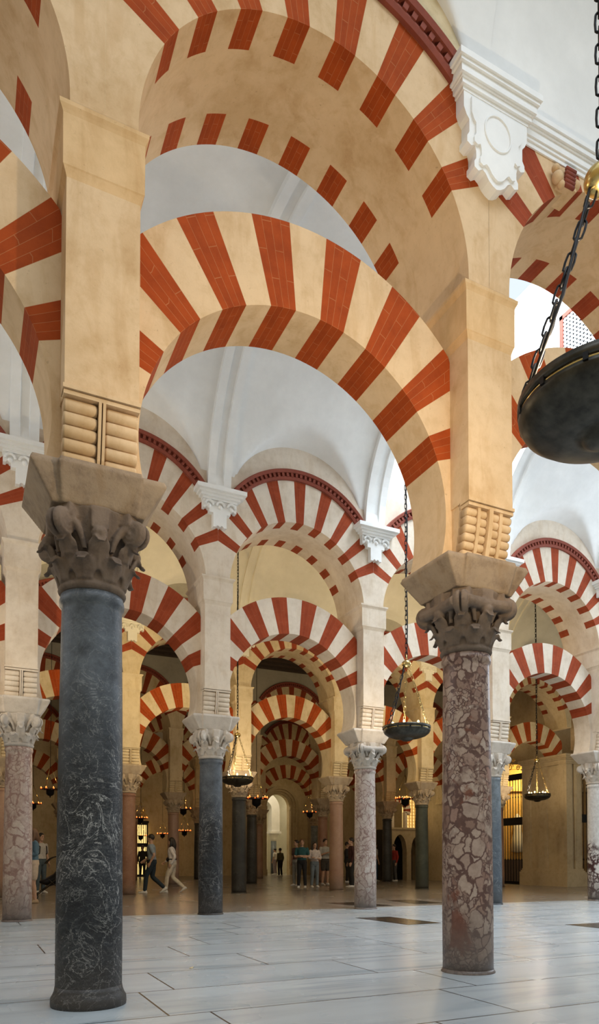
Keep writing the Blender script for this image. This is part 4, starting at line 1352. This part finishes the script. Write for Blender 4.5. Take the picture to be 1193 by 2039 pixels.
def dish_lamp(loc, label, rotz=0.0, power=8):
    t = thing('dish_lamp', label, 'lamp', loc, rotz, 'hanging bronze dish lamps')
    for me in DM: link(me.name.split('.')[0], me, t)
    for k in range(12):
        a = 2 * PI * k / 12
        link('rim_stud', STUD, t, (R_ * 0.965 * math.cos(a), R_ * 0.965 * math.sin(a), -0.055), (0, 0, a))
    hanging(t, loc)
    light('dish_lamp_light', 'POINT', (loc[0], loc[1], loc[2] + 0.07), power, DISH_COL, 0.05)
G_D = [((2.85, 2.43, 3.27), 'big dark bronze dish lamp hanging on chains at the right edge', 0.0, 200),
       ((6.94, 10.15, 3.27), 'dark bronze dish lamp hanging left of the red mottled column', 0.6, 45),
       ((6.38, 17.05, 3.09), 'bronze dish lamp hanging just right of the blue-black column', 1.0, 110),
       ((16.7, 17.05, 3.07), 'small bronze dish lamp hanging in front of the stone chapel pier', 0.3, 80),
       ((-1.2, 9.6, 3.36), 'added bronze dish lamp brightening the second nave, unseen beyond the left edge', 0.4, 170)]  # extra lamp out of view, added to brighten the vault
for l_, lab, rz, pw in G_D: dish_lamp(l_, lab, rz, pw)

def crown_meshes():
    r = 0.44
    mb = MB(); mb.tube([(r * math.cos(2 * PI * k / 40), r * math.sin(2 * PI * k / 40), 0) for k in range(40)], 0.016, 6, closed=True)
    for k in range(4):
        a = PI * k / 4
        mb.tube([(-r * math.cos(a), -r * math.sin(a), 0), (r * math.cos(a), r * math.sin(a), 0)], 0.010, 5)
    ring = mb.mesh('candle_ring', [M['iron']])
    mb = MB(); mb.lathe([(0.20, 0.0), (0.21, -0.03), (0.19, -0.05), (0.18, -0.24), (0.10, -0.31), (0.035, -0.33), (0.03, -0.38), (0.004, -0.42)], 20)
    pot = mb.mesh('lamp_body', [M['iron']])
    mb = MB(); mb.lathe([(0.014, 0.0), (0.027, 0.025), (0.028, 0.065), (0.022, 0.065)], 10); cup = mb.mesh('candle_cup', [M['candle']])
    mb = MB(); mb.lathe([(0.005, 0.066), (0.010, 0.078), (0.002, 0.098)], 8); fl = mb.mesh('flame', [M['flame']])
    mb = MB()
    for k in range(3):
        a = 2 * PI * k / 3
        mb.tube([(r * math.cos(a), r * math.sin(a), 0), (0.02 * math.cos(a), 0.02 * math.sin(a), 1.1)], 0.011, 6)
    sus = mb.mesh('suspension_rod', [M['brass']])
    mb = MB(); mb.tube([(0, 0, 0), (0, 0, 1.0)], 0.012, 6); up = mb.mesh('ceiling_cord', [M['iron']])
    return r, ring, pot, cup, fl, sus, up
CM = crown_meshes()
def crown_lamp(loc, label, power=10, sc=1.0):
    r = CM[0]
    t = thing('candle_chandelier', label, 'chandelier', loc, random.random(), 'candle chandeliers of the deep hall')
    t.scale = (sc, sc, sc)
    link('candle_ring', CM[1], t); link('lamp_body', CM[2], t); link('suspension_rod', CM[5], t); cd = link('ceiling_cord', CM[6], t, (0, 0, 1.08)); cd.scale = (1, 1, (8.63 - loc[2]) / sc - 1.08)
    for k in range(8):
        a = 2 * PI * k / 8 + 0.2
        c = link('candle_cup', CM[3], t, (r * math.cos(a), r * math.sin(a), 0.01))
        link('flame', CM[4], c)
    light('chandelier_light', 'POINT', (loc[0], loc[1], loc[2] + 0.25), power * 0.35, (1.0, 0.62, 0.30), 0.05)
for l_, lab, pw, sc in [
    ((9.45, 23.3, 3.14), 'candle chandelier with red glasses right of the small dish lamp, centre', 25, 0.88),
    ((16.25, 23.9, 3.43), 'candle chandelier in front of the gold lattice screens', 18, 0.88),
    ((8.84, 30.5, 3.21), 'upper red candle chandelier left of the blue-black column', 25, 0.79),
    ((10.64, 36.5, 2.47), 'lower red candle chandelier left of the blue-black column', 14, 0.77),
    ((6.93, 30.5, 2.75), 'upper red candle chandelier just right of the reddish brown column', 14, 0.66),
    ((8.3, 36.5, 2.19), 'lower red candle chandelier just right of the reddish brown column', 10, 0.66),
    ((9.74, 37.6, 2.34), 'red candle chandelier above the white dressed walker', 10, 0.66),
    ((15.07, 30.3, 3.22), 'red candle chandelier above the standing visitors', 20, 0.76),
    ((2.45, 23.5, 3.19), 'red candle chandelier just left of the big black column', 14, 0.66),
    ((2.40, 29.0, 3.12), 'red candle chandelier just right of the pink column at the left edge', 14, 0.66),
    ((1.25, 29.0, 2.95), 'red candle chandelier cut by the left edge', 14, 0.66)]:
    crown_lamp(l_, lab, pw, sc)
for x, y, z, pw in WARM_LIGHTS:  # added warm fill, no lamp body at these points
    light('hall_warm_fill', 'POINT', (x, y, z), pw, WARM, 0.3)

# ------------------------------------------------------------------ people
def cloth(name, col, rough=0.85):
    return flat(name, col, rough, var=0.15)
SKIN = cloth('skin', (0.52, 0.32, 0.22), 0.6)
HAIRD = cloth('dark_hair', (0.02, 0.014, 0.01), 0.5)
HAIRB = cloth('brown_hair', (0.12, 0.06, 0.03), 0.5)

def limb(mb, pts, radii, sub=5, seg=12, sq=1.0):
    """smooth tapered limb through joints"""
    P = [Vector(p) for p in pts]; out = []; rr = []
    n = len(P)
    for i in range(n - 1):
        p0 = P[max(i - 1, 0)]; p1 = P[i]; p2 = P[i + 1]; p3 = P[min(i + 2, n - 1)]
        for k in range(sub):
            t = k / sub
            a = 0.5 * ((2 * p1) + (p2 - p0) * t + (2 * p0 - 5 * p1 + 4 * p2 - p3) * t * t + (3 * p1 - p0 - 3 * p2 + p3) * t ** 3)
            out.append(a); rr.append(radii[i] + (radii[i + 1] - radii[i]) * t)
    out.append(P[-1]); rr.append(radii[-1])
    mb.tube(out, rr, seg)
    mb.ball(P[0], radii[0], 0, 10, 6); mb.ball(P[-1], radii[-1], 0, 10, 6)

def torso(mb, secs, grow=0.0):
    rings = []
    for (c, a, b) in secs:
        rings.append([(c[0] + (a + grow) * math.copysign(abs(math.cos(2 * PI * k / 20)) ** 0.8, math.cos(2 * PI * k / 20)), c[1] + (b + grow) * math.copysign(abs(math.sin(2 * PI * k / 20)) ** 0.8, math.sin(2 * PI * k / 20)), c[2]) for k in range(20)])
    mb.loft(rings)

def hand(mb, wrist, d, up):
    w_ = Vector(wrist); d = Vector(d).normalized(); up = Vector(up); up = (up - d * up.dot(d)).normalized(); s = d.cross(up)
    mb.loft([ring_ell(w_ + d * t, s, up, a, b, 10) for t, a, b in ((-0.01, 0.026, 0.019), (0.03, 0.036, 0.017), (0.075, 0.040, 0.015), (0.09, 0.036, 0.013))])
    for k, ln in enumerate((0.066, 0.076, 0.072, 0.056)):
        o = (k - 1.5) * 0.0195
        a = w_ + d * 0.08 + s * o
        limb(mb, [a, a + d * ln * 0.5 - up * 0.006, a + d * ln * 0.92 - up * 0.026], [0.0095, 0.009, 0.0075], 2, 6)
    a = w_ + d * 0.03 + s * 0.03
    limb(mb, [a, a + d * 0.03 + s * 0.025 - up * 0.01, a + d * 0.06 + s * 0.03 - up * 0.02], [0.012, 0.011, 0.009], 2, 6)

def finish(mb, name, mat, parent, voxel):
    o = mb.build(name, [mat], parent)
    m = o.modifiers.new('remesh', 'REMESH'); m.mode = 'VOXEL'; m.voxel_size = voxel; m.use_smooth_shade = True
    return o

def person(x, y, rz, label, group=None, H=1.70, pose='stand', top=(0.3, 0.3, 0.3), bottom=(0.02, 0.03, 0.06), hair='short', hairm=None, shorts=False, shoe=(0.7, 0.7, 0.68), sleeve='short', female=False, bag=None, phone=False, z=0.0):
    s = H / 1.72
    root = thing('person', label, 'person', (x, y, z), rz, group)
    root.scale = (s, s, s)
    hairm = hairm or HAIRD
    sh = 0.165 if female else 0.185
    lean = 0.03 if pose == 'walk' else 0.0
    # joints
    hipL, hipR = Vector((-0.085, 0, 0.91)), Vector((0.085, 0, 0.91))
    if pose == 'walk':
        kL, aL, tL = Vector((-0.085, 0.15, 0.51)), Vector((-0.075, 0.20, 0.085)), 4
        kR, aR, tR = Vector((0.085, 0.0, 0.49)), Vector((0.075, -0.34, 0.17)), -32
    else:
        kL, aL, tL = Vector((-0.10, 0.02, 0.49)), Vector((-0.115, -0.02, 0.085)), 0
        kR, aR, tR = Vector((0.10, 0.03, 0.49)), Vector((0.12, 0.0, 0.085)), 0
    shL, shR = Vector((-sh, lean, 1.39)), Vector((sh, lean, 1.39))
    if pose == 'walk':
        eL, wL = Vector((-sh - 0.04, -0.10, 1.13)), Vector((-sh - 0.03, 0.02, 0.90))
        eR, wR = Vector((sh + 0.04, 0.08, 1.12)), Vector((sh + 0.02, 0.26, 0.98))
    elif pose == 'folded':
        eL, wL = Vector((-sh - 0.06, 0.05, 1.12)), Vector((0.06, 0.20, 1.14))
        eR, wR = Vector((sh + 0.06, 0.05, 1.12)), Vector((-0.04, 0.23, 1.10))
    elif pose == 'phone':
        eL, wL = Vector((-sh - 0.04, 0.02, 1.12)), Vector((-0.07, 0.27, 1.22))
        eR, wR = Vector((sh + 0.04, 0.02, 1.12)), Vector((0.06, 0.28, 1.22))
    else:
        eL, wL = Vector((-sh - 0.05, -0.02, 1.12)), Vector((-sh - 0.05, 0.07, 0.87))
        eR, wR = Vector((sh + 0.05, -0.02, 1.12)), Vector((sh + 0.05, 0.07, 0.87))
    hd = Vector((0, lean + 0.02, 1.60))
    tors = [((0, 0, 0.82), 0.10, 0.08), ((0, 0, 0.90), 0.165 if female else 0.155, 0.11), ((0, 0.0, 1.0), 0.145 if female else 0.15, 0.10), ((0, lean * 0.5, 1.10), 0.125 if female else 0.145, 0.095), ((0, lean, 1.25), 0.155, 0.11), ((0, lean, 1.36), 0.165 if female else 0.185, 0.10), ((0, lean, 1.42), 0.12, 0.075), ((0, lean + .01, 1.455), 0.06, 0.055)]
    # body
    mb = MB(); torso(mb, tors)
    limb(mb, [(0, lean, 1.42), (0, lean + 0.005, 1.50), hd - Vector((0, 0.0, 0.05))], [0.056, 0.052, 0.055])
    mb.ball(hd + Vector((0, 0, 0.03)), 0.098, 0, 16, 12, sx=0.80, sy=0.98, sz=1.08)
    mb.ball(hd + Vector((0, 0.028, -0.05)), 0.062, 0, 12, 8, sx=0.9, sy=0.95, sz=0.95)
    mb.ball(hd + Vector((0, 0.098, -0.005)), 0.016, 0, 8, 6, sz=1.5)
    mb.ball(hd + Vector((0, 0.085, -0.045)), 0.018, 0, 8, 6, sx=1.4, sz=0.5)
    for q in (-1, 1):
        mb.ball(hd + Vector((q * 0.078, -0.005, 0.0)), 0.024, 0, 8, 6, sx=0.4, sz=1.2)
        mb.ball(hd + Vector((q * 0.032, 0.082, 0.022)), 0.013, 0, 8, 6, sx=1.2, sz=0.5)
    for S_, E_, W_ in ((shL, eL, wL), (shR, eR, wR)):
        limb(mb, [S_, S_.lerp(E_, 0.5), E_, E_.lerp(W_, 0.35), W_], [0.052, 0.045, 0.038, 0.037, 0.025])
        hand(mb, W_, (W_ - E_), (0, 0.3, 1) if pose in ('folded', 'phone') else (-1 if S_.x < 0 else 1, 0, 0.2))
    for h_, k_, a_, tt in ((hipL, kL, aL, tL), (hipR, kR, aR, tR)):
        limb(mb, [h_, h_.lerp(k_, 0.5), k_, k_.lerp(a_, 0.35), a_], [0.085, 0.075, 0.052, 0.054, 0.036])
    finish(mb, 'body', SKIN, root, 0.0085)
    # top
    mb = MB(); torso(mb, tors[1:] if not shorts else tors[1:], 0.014)
    for S_, E_, W_ in ((shL, eL, wL), (shR, eR, wR)):
        if sleeve == 'long':
            limb(mb, [S_, S_.lerp(E_, 0.5), E_, E_.lerp(W_, 0.92)], [0.056, 0.054, 0.048, 0.038])
        else:
            limb(mb, [S_, S_.lerp(E_, 0.35), S_.lerp(E_, 0.75)], [0.056, 0.056, 0.052])
    finish(mb, 'top', cloth('top_cloth', top), root, 0.012)
    # trousers
    mb = MB(); torso(mb, tors[:3], 0.018)
    for h_, k_, a_ in ((hipL, kL, aL), (hipR, kR, aR)):
        if shorts: limb(mb, [h_, h_.lerp(k_, 0.5), h_.lerp(k_, 0.75)], [0.10, 0.098, 0.088])
        else: limb(mb, [h_, h_.lerp(k_, 0.5), k_, k_.lerp(a_, 0.5), k_.lerp(a_, 0.93)], [0.10, 0.09, 0.068, 0.064, 0.058])
    finish(mb, 'trousers' if not shorts else 'shorts', cloth('trouser_cloth', bottom), root, 0.012)
    # shoes
    for nm, a_, tt in (('shoe', aL, tL), ('shoe', aR, tR)):
        mb = MB(); r_ = math.radians(tt)
        def T(p): return Vector((p[0], p[1] * math.cos(r_) - p[2] * math.sin(r_), p[1] * math.sin(r_) + p[2] * math.cos(r_))) + a_
        mb.loft([[T((xx * w_, yy, zz)) for xx, zz in ((-1, -0.08), (1, -0.08), (1, -0.05), (0.7, top_), (-0.7, top_), (-1, -0.05))] for yy, w_, top_ in ((-0.075, 0.025, -0.03), (-0.05, 0.038, 0.01), (0.02, 0.040, 0.01), (0.08, 0.046, -0.025), (0.15, 0.042, -0.045), (0.185, 0.020, -0.06))])
        mb.build(nm, [cloth('shoe', shoe, 0.6)], root)
    # hair
    mb = MB()
    mb.ball(hd + Vector((0, -0.016, 0.052)), 0.105, 0, 16, 12, sx=0.86, sy=0.98, sz=0.95)
    if hair == 'long':
        limb(mb, [hd + Vector((0, -0.05, 0.03)), hd + Vector((0, -0.085, -0.10)), hd + Vector((0, -0.095, -0.26))], [0.088, 0.085, 0.05])
        for q in (-1, 1):
            limb(mb, [hd + Vector((q * 0.07, -0.01, 0.03)), hd + Vector((q * 0.085, 0.0, -0.10)), hd + Vector((q * 0.09, 0.045, -0.24))], [0.035, 0.035, 0.02])
    elif hair == 'bun':
        mb.ball(hd + Vector((0, -0.12, 0.06)), 0.045)
    finish(mb, 'hair', hairm, root, 0.012)
    mb = MB()
    for q in (-1, 1):
        mb.ball(hd + Vector((q * 0.031, 0.092, 0.022)), 0.011, 0, 8, 6, sx=1.3, sz=0.6)
        mb.tube([hd + Vector((q * 0.018, 0.098, 0.044)), hd + Vector((q * 0.048, 0.090, 0.046))], 0.005, 5)
    mb.build('eyes_and_brows', [HAIRD], root)
    if bag == 'waist':
        mb = MB(); mb.ball((0.0, 0.15, 1.05), 0.09, 0, 12, 8, sx=1.5, sy=0.6, sz=0.8)
        mb.tube([(0.16 * math.cos(2 * PI * k / 20), 0.125 * math.sin(2 * PI * k / 20), 1.06) for k in range(20)], 0.015, 6, closed=True)
        o = mb.build('waist_bag', [M['iron']], None, (x, y, z), (0, 0, rz)); o.scale = (s, s, s)
        tag(o, 'black waist bag worn by the walker in white', 'bag')
    if bag == 'back':
        mb = MB(); mb.loft([ring_ell((0, -0.20, zz), (1, 0, 0), (0, 1, 0), a, b, 14) for zz, a, b in ((0.98, 0.10, 0.05), (1.02, 0.15, 0.09), (1.2, 0.155, 0.10), (1.36, 0.14, 0.08), (1.41, 0.08, 0.04))])
        for q in (-1, 1): mb.tube([(q * 0.1, -0.14, 1.38), (q * 0.11, -0.02, 1.445), (q * 0.115, 0.12, 1.34), (q * 0.13, 0.12, 1.15), (q * 0.14, -0.1, 1.02)], 0.014, 6)
        o = mb.build('backpack', [M['iron']], None, (x, y, z), (0, 0, rz)); o.scale = (s, s, s)
        tag(o, 'black backpack worn by the visitor next to the stroller', 'bag')
    if phone:
        mb = MB(); mb.box(-0.035, 0.035, 0.38, 0.39, 1.20, 1.34)
        o = mb.build('phone', [M['iron']], None, (x, y, z), (0, 0, rz)); o.scale = (s, s, s)
        tag(o, 'dark phone held by %s' % phone, 'phone')
    return root
LEFT = math.radians(64.4)      # facing left in the picture
TOCAM = math.radians(180 - 25.6)
person(4.76, 19.48, LEFT, 'man in grey-blue shirt and dark jeans striding left', 'walkers', 1.64, 'walk', (0.24, 0.30, 0.36), (0.015, 0.03, 0.045), 'short')
person(5.38, 19.62, LEFT, 'woman in white shirt and cream trousers walking left, dark hair', 'walkers', 1.56, 'walk', (0.72, 0.68, 0.66), (0.66, 0.60, 0.48), 'long', sleeve='long', female=True, bag='waist')
person(10.25, 21.2, TOCAM, 'man in dark teal shirt and black trousers, arms folded', 'standing visitors', 1.62, 'folded', (0.02, 0.09, 0.10), (0.012, 0.012, 0.014), 'short', hairm=HAIRB)
person(10.85, 21.45, TOCAM + 0.3, 'woman with long dark hair, white sweater and grey jeans', 'standing visitors', 1.53, 'folded', (0.62, 0.55, 0.52), (0.16, 0.20, 0.23), 'long', sleeve='long', female=True)
person(12.1, 23.05, TOCAM + 0.5, 'young man in pale grey t-shirt and dark shorts looking at a phone', 'standing visitors', 1.70, 'phone', (0.40, 0.40, 0.38), (0.05, 0.045, 0.04), 'short', shorts=True, phone='the young man in the grey t-shirt')
person(10.9, 23.0, TOCAM - 0.8, 'person with a dark ponytail standing behind the man in teal', 'standing visitors', 1.64, 'stand', (0.10, 0.06, 0.06), (0.28, 0.30, 0.30), 'bun', female=True)
person(16.05, 36.0, 0.3, 'lone visitor in olive jacket and black trousers before the far archway', None, 1.58, 'stand', (0.10, 0.10, 0.05), (0.015, 0.015, 0.02), 'short', sleeve='long')
person(17.75, 40.6, 0.6, 'small figure in white inside the bright far room', None, 1.65, 'stand', (0.75, 0.75, 0.75), (0.3, 0.25, 0.3), 'short', female=True)
person(1.36, 16.3, TOCAM - 0.9, 'woman in blue denim jacket and beige shorts beside the pink column', 'visitors at left', 1.62, 'phone', (0.09, 0.17, 0.24), (0.56, 0.46, 0.36), 'long', hairm=HAIRB, shorts=True, sleeve='long', female=True, shoe=(0.35, 0.25, 0.15))
person(1.95, 21.0, LEFT + 2.6, 'visitor in white shirt with a black backpack behind the stroller', 'visitors at left', 1.68, 'stand', (0.50, 0.48, 0.45), (0.07, 0.10, 0.12), 'short', bag='back')
person(8.2, 35.6, TOCAM, 'dark dressed visitor just right of the reddish brown column', None, 1.65, 'stand', (0.03, 0.025, 0.02), (0.02, 0.02, 0.02), 'short', sleeve='long')
person(14.25, 25.2, TOCAM + 1.4, 'visitor in black with a phone between the brown and pinkish white columns', None, 1.66, 'phone', (0.02, 0.02, 0.025), (0.02, 0.02, 0.02), 'short', sleeve='long', phone='the visitor in black')
person(12.0, 20.9, TOCAM - 1.4, 'person in dark red-black clothes half hidden by the pinkish white column', None, 1.68, 'stand', (0.05, 0.015, 0.015), (0.02, 0.02, 0.02), 'short', sleeve='long')
person(16.2, 26.2, TOCAM + 2, 'visitor in pale shirt and blue jeans left of a dark column', None, 1.68, 'stand', (0.5, 0.48, 0.45), (0.03, 0.07, 0.14), 'short')
person(16.95, 25.8, TOCAM - 1, 'visitor in a red jacket half hidden right of a dark column', None, 1.60, 'stand', (0.35, 0.03, 0.02), (0.1, 0.1, 0.1), 'short', sleeve='long')

# stroller
t = thing('stroller', 'black folding stroller with small wheels left of the big black column', 'stroller', (1.86, 17.2, 0), math.radians(75))
mb = MB(); mb.loft([ring_ell((0, yy, zz), (1, 0, 0), (0, 0.5, 0.85), a, b, 14) for yy, zz, a, b in ((0.25, 0.42, 0.17, 0.05), (0.1, 0.42, 0.2, 0.11), (-0.1, 0.50, 0.2, 0.14), (-0.22, 0.72, 0.2, 0.11), (-0.3, 0.95, 0.14, 0.05))]); mb.build('seat', [M['iron']], t)
mb = MB(); mb.loft([ring_ell((0, -0.12 + 0.3 * math.sin(a), 0.72 + 0.3 * math.cos(a)), (1, 0, 0), (0, math.sin(a), math.cos(a)), 0.2, 0.012, 12) for a in [k * 0.25 - 0.4 for k in range(7)]]); mb.build('canopy', [M['iron']], t)
mb = MB()
for q in (-0.2, 0.2):
    mb.tube([(q, 0.42, 0.08), (q, -0.1, 0.48), (q, -0.50, 1.02)], 0.012, 6); mb.tube([(q, -0.38, 0.08), (q, 0.05, 0.5)], 0.012, 6)
mb.tube([(-0.2, -0.5, 1.02), (0.2, -0.5, 1.02)], 0.016, 6); mb.tube([(-0.2, 0.42, 0.1), (0.2, 0.42, 0.1)], 0.01, 6)
mb.build('frame', [M['steel'] if 'steel' in M else M['bronze']], t)
for xx in (-0.2, 0.2):
    for yy in (0.42, -0.38):
        mb = MB(); mb.tube([(xx, yy + 0.072 * math.cos(2 * PI * k / 20), 0.082 + 0.072 * math.sin(2 * PI * k / 20)) for k in range(20)], 0.011, 6, closed=True)
        mb.tube([(xx - 0.015, yy, 0.082), (xx + 0.015, yy, 0.082)], 0.03, 10)
        mb.build('wheel', [M['iron']], t)
